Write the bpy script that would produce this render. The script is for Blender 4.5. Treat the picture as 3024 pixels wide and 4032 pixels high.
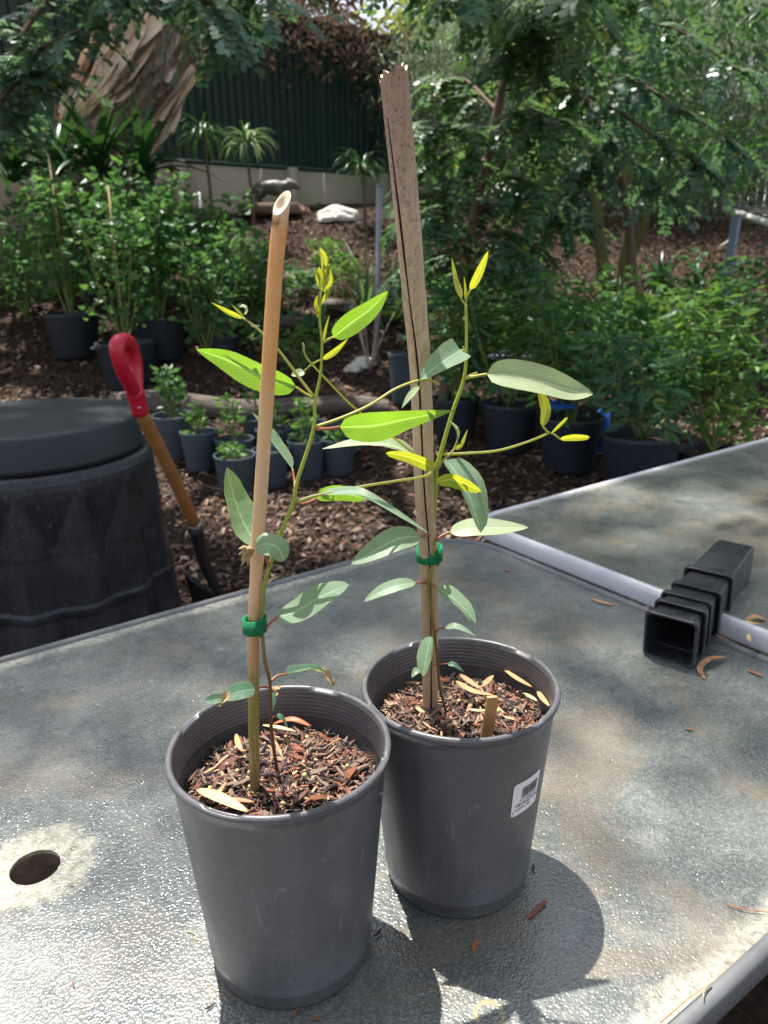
import bpy, math, random
import numpy as np
from mathutils import Vector, Matrix, Euler, noise as mnoise
PI = math.pi; R_ = math.radians
for o in list(bpy.data.objects): bpy.data.objects.remove(o)
S = bpy.context.scene; COL = S.collection

# ------------------------------------------------------------------ camera
CZ = 1.3827                      # lens height; table top at TZ
TZ = 0.72
FPX = 3100.8; PITCH = 0.32647; ROLL = 0.014317
cp, sp = math.cos(PITCH), math.sin(PITCH)
FW = Vector((0, cp, -sp)); UP = Vector((0, sp, cp)); RT = Vector((1, 0, 0))
rt2 = RT*math.cos(ROLL) - UP*math.sin(ROLL); up2 = RT*math.sin(ROLL) + UP*math.cos(ROLL)
CAM = Vector((0, 0, CZ))
cam = bpy.data.cameras.new('camera'); camo = bpy.data.objects.new('camera', cam); COL.objects.link(camo)
M = Matrix((rt2, up2, -FW)).transposed().to_4x4(); M.translation = CAM; camo.matrix_world = M
cam.sensor_fit = 'VERTICAL'; cam.sensor_height = 36; cam.sensor_width = 27
cam.lens = FPX/4032*36; cam.clip_start = 0.02; cam.clip_end = 300
cam.dof.use_dof = True; cam.dof.focus_distance = 0.70; cam.dof.aperture_fstop = 10.0
S.camera = camo
# ------------------------------------------------------------------ light
SUN = Vector((-0.177, 0.277, 0.944)).normalized()
w = bpy.data.worlds.new('World'); S.world = w; w.use_nodes = True
nt = w.node_tree; bg = nt.nodes['Background']; sk = nt.nodes.new('ShaderNodeTexSky')
sk.sky_type = 'NISHITA'; sk.sun_disc = False
sk.sun_elevation = math.asin(SUN.z); sk.sun_rotation = math.atan2(SUN.x, SUN.y)
sk.air_density = 1.0; sk.dust_density = 1.5; sk.ozone_density = 1.0
hs = nt.nodes.new('ShaderNodeHueSaturation'); hs.inputs['Saturation'].default_value = .52
nt.links.new(sk.outputs[0], hs.inputs['Color']); nt.links.new(hs.outputs[0], bg.inputs[0]); bg.inputs[1].default_value = 0.125
sl = bpy.data.lights.new('sun', 'SUN'); slo = bpy.data.objects.new('sun', sl); COL.objects.link(slo)
sl.energy = 5.0; sl.angle = R_(0.53); sl.color = (1.0, 0.96, 0.895)
slo.rotation_euler = SUN.to_track_quat('Z', 'Y').to_euler()
S.view_settings.view_transform = 'Standard'; S.view_settings.look = 'None'
S.view_settings.gamma = 1; S.view_settings.use_curve_mapping = False; S.view_settings.exposure = 1.0
S.render.engine = 'CYCLES'
S.cycles.max_bounces = 8; S.cycles.diffuse_bounces = 3; S.cycles.transmission_bounces = 4

# ------------------------------------------------------------------ helpers
def ray(u, v):                   # direction through a point of the photograph (native pixels)
    a = (u-1512)/FPX; b = -(v-2016)/FPX
    return (rt2*a + up2*b + FW)
def PY(u, v, y):                 # point at ground distance y
    d = ray(u, v); return CAM + d*(y/d.y)
def PZ(u, v, z):                 # point at height z
    d = ray(u, v); return CAM + d*((z-CZ)/d.z)
GY = [-8, 3.2, 4.2, 5.5, 6.5, 7.3, 8.0, 8.8, 10, 14, 60]
GZ_ = [0, 0, .13, .45, .93, 1.18, 1.46, 1.70, 1.85, 2.1, 2.2]
def gz0(x, y):
    z = np.interp(y, GY, GZ_)
    return z*(1-.10*np.clip((np.asarray(x)-.8)/2, 0, 1))
def gz(x, y):
    return float(gz0(x, y)) + .03*mnoise.noise(Vector((x*.9, y*.9, 3)))*min(1, max(0, (y-2)/3))
def PG(u, v):                    # where the view ray meets the ground
    d = ray(u, v); t = 1.0
    while t < 30:
        p = CAM + d*t
        if p.z < gz(p.x, p.y): return p
        t += .01
    return p
RNG = random.Random(7); NR = np.random.default_rng(11)

def setp(o, label=None, cat=None, group=None, kind=None):
    if label: o['label'] = label
    if cat: o['category'] = cat
    if group: o['group'] = group
    if kind: o['kind'] = kind
    return o
def thing(name, label, cat, loc=(0, 0, 0), rz=0, group=None, kind=None):
    o = bpy.data.objects.new(name, None); COL.objects.link(o); o.empty_display_size = .1
    o.location = loc; o.rotation_euler = (0, 0, rz)
    o['_m'] = 0; del o['_m']
    return setp(o, label, cat, group, kind)
def mesh(name, verts, faces, mats, smooth=True, mi=None, uv=None, rnd=None):
    me = bpy.data.meshes.new(name)
    if isinstance(verts, np.ndarray) and isinstance(faces, np.ndarray):
        nv, nf, k = len(verts), len(faces), faces.shape[1]
        me.vertices.add(nv); me.vertices.foreach_set('co', verts.astype(np.float32).ravel())
        me.loops.add(nf*k); me.loops.foreach_set('vertex_index', faces.astype(np.int32).ravel())
        me.polygons.add(nf); me.polygons.foreach_set('loop_start', np.arange(0, nf*k, k, dtype=np.int32))
        me.update(calc_edges=True); me.validate()
    else:
        me.from_pydata([tuple(v) for v in verts], [], faces)
    if not isinstance(mats, (list, tuple)): mats = [mats]
    for m in mats: me.materials.append(m)
    if mi is not None: me.polygons.foreach_set('material_index', np.asarray(mi, dtype=np.int32))
    me.polygons.foreach_set('use_smooth', [smooth]*len(me.polygons))
    if uv is not None:
        l = me.uv_layers.new(name='UVMap'); li = np.zeros(len(me.loops), dtype=np.int32)
        me.loops.foreach_get('vertex_index', li)
        l.data.foreach_set('uv', np.asarray(uv, dtype=np.float32)[li].ravel())
    if rnd is not None:
        a = me.attributes.new('rnd', 'FLOAT', 'FACE'); a.data.foreach_set('value', np.asarray(rnd, dtype=np.float32))
    me.update()
    return me
def rootmat(o):
    return Matrix.Translation(o.location) @ o.rotation_euler.to_matrix().to_4x4()
def put(name, me, parent=None, label=None, kind=None):
    o = bpy.data.objects.new(name, me); COL.objects.link(o)
    if parent: o.parent = parent
    return setp(o, label, None, None, kind)
def topof(o):
    while o.parent: o = o.parent
    return o
def part(name, vf, mat, parent=None, world=True, label=None, kind=None, **kw):
    v, f = vf[0], vf[1]
    if world and parent is not None:
        mi_ = rootmat(topof(parent)).inverted()
        A = np.array(mi_); V = np.array([tuple(p) for p in v], dtype=float) if not isinstance(v, np.ndarray) else v
        V = V @ A[:3, :3].T + A[:3, 3]
        v = V if isinstance(f, np.ndarray) else [tuple(p) for p in V]
    return put(name, mesh(name, v, f, mat, **kw), parent, label, kind)
def copy_tree(o, parent=None):
    c = o.copy(); COL.objects.link(c); c.parent = parent
    for ch in o.children: copy_tree(ch, c)
    return c
def join(*vfs):
    V, F = [], []
    for v, f in vfs:
        n = len(V); V += [tuple(p) for p in v]; F += [tuple(i+n for i in q) for q in f]
    return V, F
def spline(P, n):
    P = [Vector(p) for p in P]
    if len(P) == 2: return [P[0].lerp(P[1], i/(n-1)) for i in range(n)]
    Q = [P[0]*2-P[1]] + P + [P[-1]*2-P[-2]]; out = []
    for i in range(n):
        t = i/(n-1)*(len(P)-1); k = min(int(t), len(P)-2); t -= k
        a, b, c, d = Q[k:k+4]
        out.append(.5*((2*b) + (c-a)*t + (2*a-5*b+4*c-d)*t*t + (3*b-a-3*c+d)*t**3))
    return out
def tube(P, r, n=8, seg=None, caps=True, jit=0, ell=None):
    if seg: 
        P0 = P; P = spline(P, seg)
    P = [Vector(p) for p in P]; m = len(P)
    if not hasattr(r, '__len__'): r = [r]*m
    else: r = list(np.interp(np.linspace(0, 1, m), np.linspace(0, 1, len(r)), r))
    V, F = [], []; t0 = (P[1]-P[0]).normalized()
    ref = Vector((0, 0, 1)) if abs(t0.z) < .9 else Vector((1, 0, 0)); u = (ref - t0*ref.dot(t0)).normalized()
    for i in range(m):
        t = (P[min(i+1, m-1)]-P[max(i-1, 0)]).normalized(); u = (u - t*u.dot(t))
        u = u.normalized() if u.length > 1e-6 else t.orthogonal().normalized()
        w_ = t.cross(u)
        for k in range(n):
            a = 2*PI*k/n; rr = r[i]*(1+jit*RNG.uniform(-1, 1))
            V.append(P[i] + u*(math.cos(a)*rr) + w_*(math.sin(a)*rr*(ell or 1)))
    for i in range(m-1):
        for k in range(n):
            F.append((i*n+k, i*n+(k+1) % n, (i+1)*n+(k+1) % n, (i+1)*n+k))
    if caps: F.append(tuple(range(n-1, -1, -1))); F.append(tuple((m-1)*n+k for k in range(n)))
    return V, F
def lathe(prof, n, c=(0, 0, 0), fn=None, closed=False):
    V, F = [], []
    for j, (r, z) in enumerate(prof):
        for k in range(n):
            a = 2*PI*k/n; r2, z2 = (r, z) if fn is None else fn(j, r, z, a)
            V.append((c[0]+r2*math.cos(a), c[1]+r2*math.sin(a), c[2]+z2))
    m = len(prof)
    for j in range(m-1 if not closed else m):
        for k in range(n):
            j2 = (j+1) % m
            F.append((j*n+k, j*n+(k+1) % n, j2*n+(k+1) % n, j2*n+k))
    return V, F
def box(c, s, rz=0, bev=0):
    x, y, z = s[0]/2, s[1]/2, s[2]/2; V = []; ca, sa = math.cos(rz), math.sin(rz)
    for k in (-z, z):
        for (i, j) in ((-x, -y), (x, -y), (x, y), (-x, y)): V.append((c[0]+i*ca-j*sa, c[1]+i*sa+j*ca, c[2]+k))
    return V, [(3, 2, 1, 0), (4, 5, 6, 7), (0, 1, 5, 4), (1, 2, 6, 5), (2, 3, 7, 6), (3, 0, 4, 7)]
def bevel(o, wd, seg=2):
    m = o.modifiers.new('bevel', 'BEVEL'); m.width = wd; m.segments = seg; m.limit_method = 'ANGLE'; return o
def rrect(x0, x1, y0, y1, r, n=8):
    L = []
    for cx, cy, a0 in ((x1-r, y1-r, 0), (x0+r, y1-r, 90), (x0+r, y0+r, 180), (x1-r, y0+r, 270)):
        for k in range(n+1):
            a = R_(a0+90*k/n); L.append((cx+r*math.cos(a), cy+r*math.sin(a)))
    return L

# ------------------------------------------------------------------ materials
class NT:
    def __init__(s, name):
        s.m = bpy.data.materials.new(name); s.m.use_nodes = True; s.t = s.m.node_tree
        s.b = s.t.nodes['Principled BSDF']; s.out = s.t.nodes['Material Output']
        s.tc = s.n('TexCoord')
    def n(s, k, **kw):
        x = s.t.nodes.new('ShaderNode'+k)
        for a, b in kw.items(): setattr(x, a, b)
        return x
    def l(s, a, b): s.t.links.new(a, b)
    def set(s, inp, v):
        if hasattr(v, 'is_linked') or hasattr(v, 'links'): s.l(v, inp)
        else: inp.default_value = v if not (isinstance(v, tuple) and len(v) == 3) else (*v, 1)
    def noise(s, scale, detail=4, rough=.6, vec=None, dist=0):
        x = s.n('TexNoise'); x.inputs['Scale'].default_value = scale; x.inputs['Detail'].default_value = detail
        x.inputs['Roughness'].default_value = rough; x.inputs['Distortion'].default_value = dist
        s.l(vec if vec is not None else s.tc.outputs['Object'], x.inputs['Vector']); return x.outputs['Fac']
    def vor(s, scale, feat='F1', vec=None, out='Distance'):
        x = s.n('TexVoronoi'); x.feature = feat; x.inputs['Scale'].default_value = scale
        s.l(vec if vec is not None else s.tc.outputs['Object'], x.inputs['Vector']); return x.outputs[out]
    def map(s, sc=(1, 1, 1), loc=(0, 0, 0), rot=(0, 0, 0), src='Object'):
        x = s.n('Mapping'); x.inputs['Scale'].default_value = sc; x.inputs['Location'].default_value = loc; x.inputs['Rotation'].default_value = rot
        s.l(s.tc.outputs[src], x.inputs[0]); return x.outputs[0]
    def ramp(s, f, stops):
        x = s.n('ValToRGB'); e = x.color_ramp.elements
        while len(e) < len(stops): e.new(.5)
        for q, (p, c) in zip(e, stops):
            q.position = p; c = c if isinstance(c, tuple) else (c, c, c); q.color = (*c[:3], 1)
        s.l(f, x.inputs[0]); return x.outputs[0]
    def mix(s, f, a, b, bt='MIX'):
        x = s.n('Mix'); x.data_type = 'RGBA'; x.blend_type = bt
        s.set(x.inputs[0], f); s.set(x.inputs[6], a); s.set(x.inputs[7], b); return x.outputs[2]
    def math(s, op, a, b=0.0, c=0.0):
        x = s.n('Math'); x.operation = op
        for i, v in enumerate((a, b, c)):
            if hasattr(v, 'links'): s.l(v, x.inputs[i])
            else: x.inputs[i].default_value = v
        return x.outputs[0]
    def bump(s, h, st=.3, d=.01, prev=None):
        x = s.n('Bump'); x.inputs['Strength'].default_value = st; x.inputs['Distance'].default_value = d
        s.l(h, x.inputs['Height'])
        if prev is not None: s.l(prev, x.inputs['Normal'])
        s.l(x.outputs[0], s.b.inputs['Normal']); s.nrm = x.outputs[0]; return x.outputs[0]
    def base(s, c): s.set(s.b.inputs['Base Color'], c)
    def rough(s, c): s.set(s.b.inputs['Roughness'], c)
    def spec(s, v): s.b.inputs['Specular IOR Level'].default_value = v
    def rnd(s):
        x = s.n('Attribute'); x.attribute_name = 'rnd'; return x.outputs['Fac']
    def oi(s): return s.n('ObjectInfo').outputs['Random']
    def translucent(s, col, fac):
        t = s.n('BsdfTranslucent'); s.set(t.inputs[0], col); mx = s.n('MixShader'); s.set(mx.inputs[0], fac)
        s.l(s.b.outputs[0], mx.inputs[1]); s.l(t.outputs[0], mx.inputs[2]); s.l(mx.outputs[0], s.out.inputs[0])
        return s
def simple(name, col, rough=.6, var=.25, scale=20, bump=0, bs=.01, metal=0, spec=.5):
    m = NT(name); f = m.noise(scale)
    m.base(m.mix(f, tuple(c*(1-var) for c in col), tuple(min(1, c*(1+var)) for c in col))); m.rough(rough); m.spec(spec)
    m.b.inputs['Metallic'].default_value = metal
    if bump: m.bump(m.noise(scale*3, 6), bump, bs)
    return m.m
def foliage(name, stops, trans, fac=.35, rough=.45, spec=.4):
    m = NT(name); r = m.rnd(); c = m.ramp(r, stops)
    m.base(c); m.rough(rough); m.spec(spec)
    tr = m.mix(.5, c, trans); m.translucent(tr, fac); return m.m

# --- named materials
def mulch_mat():
    m = NT('bark_mulch_ground'); a = m.noise(9, 8, .7); b = m.vor(38)
    c = m.ramp(a, [(.3, (.035, .024, .018)), (.5, (.10, .066, .048)), (.68, (.19, .125, .09))])
    m.base(m.mix(b, c, (.05, .034, .026))); m.rough(.95); m.spec(.1); m.bump(m.noise(55, 8, .75), 1, .03); return m.m
CHIPS = [simple('chip_dark_brown', (.06, .038, .03), .75, .4, 90, .6, .002),
         simple('chip_red_brown', (.26, .095, .05), .7, .4, 90, .6, .002),
         simple('chip_grey_brown', (.25, .17, .125), .75, .35, 90, .6, .002),
         simple('chip_tan', (.50, .32, .18), .7, .3, 90, .5, .002),
         simple('chip_blackish', (.018, .014, .013), .55, .4, 90, .5, .002),
         simple('chip_purple_brown', (.17, .08, .06), .6, .4, 90, .6, .002)]
MULCH = [simple('mulch_dark', (.045, .03, .022), .9, .4, 9), simple('mulch_mid', (.13, .082, .058), .9, .3, 9),
         simple('mulch_pale', (.27, .185, .13), .9, .3, 9), simple('mulch_grey', (.21, .165, .135), .9, .3, 9), simple('mulch_red', (.16, .075, .045), .9, .3, 9)]

def glass_mat():
    m = NT('weathered_obscure_glass')
    big = m.noise(5.5, 5, .62, dist=.8); mid = m.noise(19, 7, .7, dist=1.2); fine = m.noise(220, 4, .7)
    c = m.ramp(big, [(.30, (.045, .052, .050)), (.45, (.080, .090, .083)), (.56, (.145, .152, .135)), (.70, (.27, .265, .23))])
    c2 = m.ramp(mid, [(.35, (.06, .070, .064)), (.55, (.115, .125, .113)), (.75, (.25, .245, .21))])
    c = m.mix(.5, c, c2)
    # scratches and wipe marks
    wv = m.n('TexWave'); wv.inputs['Scale'].default_value = 9; wv.inputs['Distortion'].default_value = 22; wv.inputs['Detail'].default_value = 6
    wv.inputs['Detail Scale'].default_value = 2.2; m.l(m.tc.outputs['Object'], wv.inputs[0])
    sc = m.ramp(wv.outputs['Fac'], [(.90, 0.), (.985, 1.)])
    c = m.mix(m.math('MULTIPLY', sc, m.math('MULTIPLY', mid, .12)), c, (.42, .42, .38))
    spk = m.noise(260, 3, .75); c = m.mix(m.ramp(spk, [(.47, 0.), (.64, .3)]), c, (.42, .42, .38)); c = m.mix(m.ramp(m.noise(150, 4, .8, m.map(loc=(5, 5, 0))), [(.5, 0.), (.66, .35)]), c, (.05, .055, .055))
    scr = m.ramp(m.noise(12, 3, .5, m.map(sc=(1, 14, 1), rot=(0, 0, .7))), [(.70, 0.), (.73, .35)]); c = m.mix(scr, c, (.4, .4, .37))
    # tan grime towards the far edge and in blotches
    bl = m.noise(3.1, 6, .7, m.map(loc=(3, 1, 0)), 1.5)
    tan = m.ramp(bl, [(.49, 0.), (.62, .8)])
    c = m.mix(m.math('MULTIPLY', tan, .65), c, (.21, .16, .105))
    # lime deposit round the umbrella hole and along the rim
    sep = m.n('SeparateXYZ'); m.l(m.tc.outputs['Object'], sep.inputs[0])
    d = m.n('VectorMath'); d.operation = 'DISTANCE'; m.l(m.tc.outputs['Object'], d.inputs[0]); d.inputs[1].default_value = HOLE
    dd = m.math('ADD', d.outputs['Value'], m.math('MULTIPLY', m.math('SUBTRACT', m.noise(26, 6, .7), .5), .085))
    k = m.ramp(dd, [(.052, .9), (.060, .7), (.068, 0.)])
    c = m.mix(m.math('MULTIPLY', k, m.ramp(m.noise(75, 6, .8), [(.38, .15), (.62, 1.)])), c, (.56, .52, .38))
    ed = m.math('SUBTRACT', .54, m.math('ABSOLUTE', sep.outputs['Y']))
    ee = m.math('ADD', ed, m.math('MULTIPLY', m.math('SUBTRACT', m.noise(30, 6, .75), .5), .05))
    k2 = m.ramp(ee, [(.020, 1.), (.038, 0.)])
    c = m.mix(m.math('MULTIPLY', k2, m.ramp(m.noise(110, 6, .8), [(.38, .1), (.6, .9)])), c, (.52, .49, .38))
    # ring left by a cup or sucker
    d2 = m.n('VectorMath'); d2.operation = 'DISTANCE'; m.l(m.tc.outputs['Object'], d2.inputs[0]); d2.inputs[1].default_value = RING
    rr = m.math('ADD', m.math('ABSOLUTE', m.math('SUBTRACT', d2.outputs['Value'], .0125)), m.math('MULTIPLY', m.math('SUBTRACT', m.noise(90, 3), .5), .004))
    c = m.mix(m.ramp(rr, [(.0012, .8), (.0032, 0.)]), c, (.38, .30, .13))
    sp_ = m.ramp(m.vor(14, 'F1', m.map(loc=(.3, .1, 0))), [(.020, .8), (.035, 0.)])
    c = m.mix(sp_, c, (.07, .05, .035))
    m.base(c)
    m.rough(m.ramp(mid, [(.35, .20), (.7, .42)])); m.spec(.55)
    n1 = m.bump(m.noise(420, 2, .5), .52, .0012)
    n2 = m.bump(m.vor(330, 'SMOOTH_F1'), .45, .0012, n1)
    m.bump(m.noise(8, 4), .15, .01, n2)
    cg = m.n('BsdfGlossy'); cg.inputs['Roughness'].default_value = .13; cg.inputs['Color'].default_value = (.9, .95, 1, 1); m.l(m.nrm, cg.inputs['Normal'])
    mx = m.n('MixShader'); mx.inputs[0].default_value = .085
    m.l(m.b.outputs[0], mx.inputs[1]); m.l(cg.outputs[0], mx.inputs[2]); m.l(mx.outputs[0], m.out.inputs[0])
    return m.m
def pot_mat(name, col, rough=.42):
    m = NT(name); s_ = m.noise(5, 6, .7, m.map(sc=(6, 6, .8))); f = m.noise(160, 3)
    c = m.mix(m.ramp(s_, [(.35, .0), (.75, .55)]), col, tuple(min(1, x*1.7+.01) for x in col))
    sc = m.ramp(m.noise(46, 5, .7, m.map(sc=(1, 1, .35)), 4), [(.60, 0.), (.72, .6)]); smu = m.ramp(m.noise(9, 6, .7), [(.48, 0.), (.68, .6)]); c = m.mix(smu, c, tuple(x*1.9+.02 for x in col))
    c = m.mix(sc, c, (.24, .235, .23)); dust = m.ramp(f, [(.6, 0.), (.8, .25)])
    m.base(m.mix(dust, c, (.25, .22, .19))); m.rough(m.ramp(s_, [(.3, rough-.08), (.7, rough+.14)])); m.bump(m.noise(70, 4), .12, .002); return m.m
M_POT = pot_mat('grey_nursery_plastic', (.072, .070, .074), .35)
M_POTD = pot_mat('dark_pot_plastic', (.016, .022, .032), .55)
M_POTG = pot_mat('slate_pot_plastic', (.045, .065, .085), .55)
M_BLK = pot_mat('black_tube_pot_plastic', (.014, .015, .018), .34)
M_SOIL = simple('potting_soil', (.022, .015, .012), .95, .5, 60, 1, .004)

def leafm(name, refl, refl2, trans, fac, rough=.42):
    m = NT(name); uv = m.n('UVMap'); sep = m.n('SeparateXYZ'); m.l(uv.outputs[0], sep.inputs[0])
    u = m.math('ABSOLUTE', m.math('SUBTRACT', sep.outputs['X'], .5)); v = sep.outputs['Y']
    mid = m.ramp(u, [(.0, 1.), (.024, 1.), (.05, 0.)])
    ph = m.math('SINE', m.math('MULTIPLY', m.math('SUBTRACT', v, m.math('MULTIPLY', u, .42)), 125))
    vein = m.math('MULTIPLY', m.ramp(ph, [(.70, 0.), (1., 1.)]), .42)
    nz = m.noise(70, 5, .65); c = m.mix(nz, refl, refl2)
    vv = m.math('MAXIMUM', mid, vein)
    c = m.mix(m.math('MULTIPLY', vv, .6), c, tuple(min(1, x*1.6+.10) for x in refl))
    edge = m.ramp(u, [(.455, 0.), (.5, .7)]); c = m.mix(edge, c, (.42, .36, .18))
    spt = m.ramp(m.vor(190), [(.10, .7), (.16, 0.)]); c = m.mix(m.math('MULTIPLY', spt, m.ramp(m.noise(26), [(.5, 0.), (.6, 1.)])), c, (.40, .42, .30))
    m.base(c); m.rough(rough); m.spec(.45); m.bump(m.math('ADD', m.math('MULTIPLY', vv, -.5), nz), .55, .0012)
    tr = m.mix(m.math('MULTIPLY', m.math('MAXIMUM', mid, vein), .95), m.mix(m.ramp(m.noise(34, 4), [(.35, 0.), (.7, 1.)]), trans, tuple(x*.72 for x in trans)), tuple(min(1, x*1.5+.10) for x in trans))
    m.translucent(tr, fac); return m.m
M_LEAF = leafm('mature_gum_leaf', (.20, .31, .205), (.30, .41, .29), (.32, .52, .04), .42)
M_LBR = leafm('bright_gum_leaf', (.16, .27, .10), (.22, .34, .12), (.30, .56, .015), .52)
M_YNG = leafm('new_gum_leaf', (.30, .38, .06), (.40, .46, .08), (.62, .66, .015), .52)
M_LDK = leafm('old_gum_leaf', (.055, .14, .085), (.09, .19, .11), (.16, .30, .04), .30)
M_PALE = leafm('pale_gum_leaf', (.36, .46, .26), (.48, .56, .34), (.55, .75, .2), .40)
M_CRISP = simple('scorched_leaf', (.45, .30, .14), .8, .45, 200, .8, .002)
M_DRYL = simple('dry_leaf_litter', (.50, .26, .12), .55, .35, 60, .3, .001)
M_DRYY = simple('yellow_leaf_litter', (.60, .44, .20), .5, .3, 60, .3, .001)
M_DRYR = simple('red_leaf_litter', (.40, .12, .05), .5, .3, 60, .3, .001)
def stem_mat(z0, z1, z2, name):
    m = NT(name); g = m.n('NewGeometry'); sep = m.n('SeparateXYZ'); m.l(g.outputs['Position'], sep.inputs[0])
    f = m.n('MapRange'); f.inputs['From Min'].default_value = z0; f.inputs['From Max'].default_value = z2; m.l(sep.outputs['Z'], f.inputs[0])
    q = (z1-z0)/(z2-z0)
    m.base(m.ramp(f.outputs[0], [(0, (.075, .028, .018)), (q*.6, (.16, .07, .03)), (q, (.20, .20, .05)), (min(1, q+.25), (.36, .44, .05))])); m.rough(.4); m.bump(m.noise(300, 3), .2, .001); return m.m
M_STEM1 = stem_mat(TZ+.19, TZ+.37, TZ+.66, 'seedling_stem_a'); M_STEM2 = stem_mat(TZ+.19, TZ+.36, TZ+.66, 'seedling_stem_b')
M_PETR = simple('red_petiole', (.30, .10, .045), .45, .25, 90); M_PETG = simple('green_petiole', (.42, .40, .07), .45, .2, 90)
def cane_mat(kind):
    m = NT('bamboo_cane_'+kind); g = m.n('NewGeometry'); sep = m.n('SeparateXYZ'); m.l(g.outputs['Position'], sep.inputs[0])
    f = m.n('MapRange'); f.inputs['From Min'].default_value = TZ+.17; f.inputs['From Max'].default_value = TZ+.80; m.l(sep.outputs['Z'], f.inputs[0])
    gr = m.noise(30, 6, .7, m.map(sc=(14, 14, .35)))
    if kind == 'tan':
        c = m.ramp(f.outputs[0], [(.0, (.20, .10, .04)), (.16, (.26, .19, .045)), (.235, (.25, .215, .04)), (.255, (.44, .22, .09)), (.36, (.70, .42, .22)), (.55, (.74, .48, .26)), (.66, (.78, .38, .12)), (.80, (.80, .38, .13)), (.825, (.80, .64, .46))])
        c = m.mix(m.ramp(gr, [(.45, 0.), (.75, .35)]), c, (.80, .62, .40))
    else:
        c = m.ramp(f.outputs[0], [(.0, (.56, .37, .2)), (.1, (.42, .30, .18)), (.32, (.48, .34, .21)), (.6, (.66, .49, .30)), (.8, (.66, .48, .31)), (.88, (.50, .33, .23)), (.97, (.42, .26, .18))])
        c = m.mix(m.ramp(gr, [(.4, 0.), (.7, .6)]), c, (.24, .165, .115))
        sk_ = m.math('MULTIPLY', m.ramp(m.noise(420, 3, .6), [(.53, 0.), (.62, .6)]), m.ramp(f.outputs[0], [(.5, 0.), (.9, 1.)])); c = m.mix(sk_, c, (.16, .075, .05))
        c = m.mix(m.ramp(m.noise(9, 5, .7, m.map(loc=(0, 0, 4))), [(.5, 0.), (.75, .4)]), c, (.60, .47, .34))
    m.base(c); m.rough(.42 if kind == 'tan' else .6); m.bump(gr, .25, .001); return m.m
M_CANE1, M_CANE2 = cane_mat('tan'), cane_mat('grey')
M_CUT = simple('cut_cane_end', (.74, .60, .40), .7, .15, 120, .3, .001)
M_CRACK = simple('cane_crack', (.035, .018, .012), .9, .3, 90)
M_TIE = simple('green_hook_tape', (.006, .22, .085), .85, .35, 500, 1, .0015)

# ------------------------------------------------------------------ setting: ground
xs = np.concatenate([np.linspace(-60, -7, 14), np.linspace(-6.6, 6.6, 110), np.linspace(7, 60, 14)])
ys = np.concatenate([np.linspace(-20, -1, 8), np.linspace(-.8, 13, 120), np.linspace(14, 90, 16)])
V = [(x, y, gz(x, y) + (.012*mnoise.noise(Vector((x*6, y*6, 0))) if abs(x) < 8 and -1 < y < 13 else 0)) for y in ys for x in xs]
nx = len(xs); F = [(j*nx+i, j*nx+i+1, (j+1)*nx+i+1, (j+1)*nx+i) for j in range(len(ys)-1) for i in range(nx-1)]
part('ground', (V, F), mulch_mat(), kind='structure')
def chips_mesh(n, yr, L, seed, dens=None):
    r = np.random.default_rng(seed); y = yr[0] + (yr[1]-yr[0])*r.random(n); x = (r.random(n)-.5)*2*(0.35+.56*y)
    z = gz0(x, y); keep = np.ones(n, bool)
    z = np.array([gz(a, b) for a, b in zip(x, y)])
    l = L*(.4+1.1*r.random(n)); wd = l*(.16+.28*r.random(n)); a = r.random(n)*2*PI
    d = np.stack([np.cos(a), np.sin(a), r.normal(0, .25, n)], 1); s = np.stack([-np.sin(a), np.cos(a), r.normal(0, .35, n)], 1)
    c = np.stack([x, y, z+.006+.012*r.random(n)], 1); h = (l*.12)[:, None]*np.array([0, 0, 1])
    A = c-d*l[:, None]/2; B = c+d*l[:, None]/2; Wd = s*wd[:, None]/2
    v = np.stack([A-Wd*.5, A+Wd*.5, c+Wd+h, c-Wd+h, B-Wd*.4, B+Wd*.4, c-h*.3], 1).reshape(-1, 3)
    b = (np.arange(n)*7)[:, None]
    f = np.concatenate([b+np.array([[0, 1, 2, 3]]), b+np.array([[3, 2, 5, 4]]), b+np.array([[0, 3, 4, 6]])], 0)
    mi = np.tile(r.choice(5, n, p=[.42, .30, .09, .08, .11]), 3)
    return v, f, mi
v, f, mi = chips_mesh(52000, (1.9, 8.8), .040, 5)
part('bark_mulch', (v, f), MULCH, kind='stuff', smooth=False, mi=mi, label='brown bark mulch covering the sloping garden bed')

# ------------------------------------------------------------------ tables
TH = 0.62184; TD = (math.cos(TH), math.sin(TH)); TE = (-math.sin(TH), math.cos(TH))
def de2w(d, e, z=0): return Vector((d*TD[0]+e*TE[0], d*TD[1]+e*TE[1], z))
def w2de(p): return (p[0]*TD[0]+p[1]*TD[1], p[0]*TE[0]+p[1]*TE[1])
T1 = (-.78, 1.197, .2615, 1.3615)
c1 = ((T1[0]+T1[1])/2, (T1[2]+T1[3])/2)
HOLE = (.0924-c1[0], .8184-c1[1], TZ)
_rp = PZ(1925, 3995, TZ); _r = w2de(_rp); RING = (_r[0]-c1[0], _r[1]-c1[1], TZ)
M_GLASS = glass_mat()
M_RIM1 = simple('dull_grey_frame', (.15, .152, .155), .5, .35, 26, .3, .002)
M_RIM2 = simple('white_powdercoat_frame', (.60, .60, .62), .4, .12, 30, .25, .002)
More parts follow.
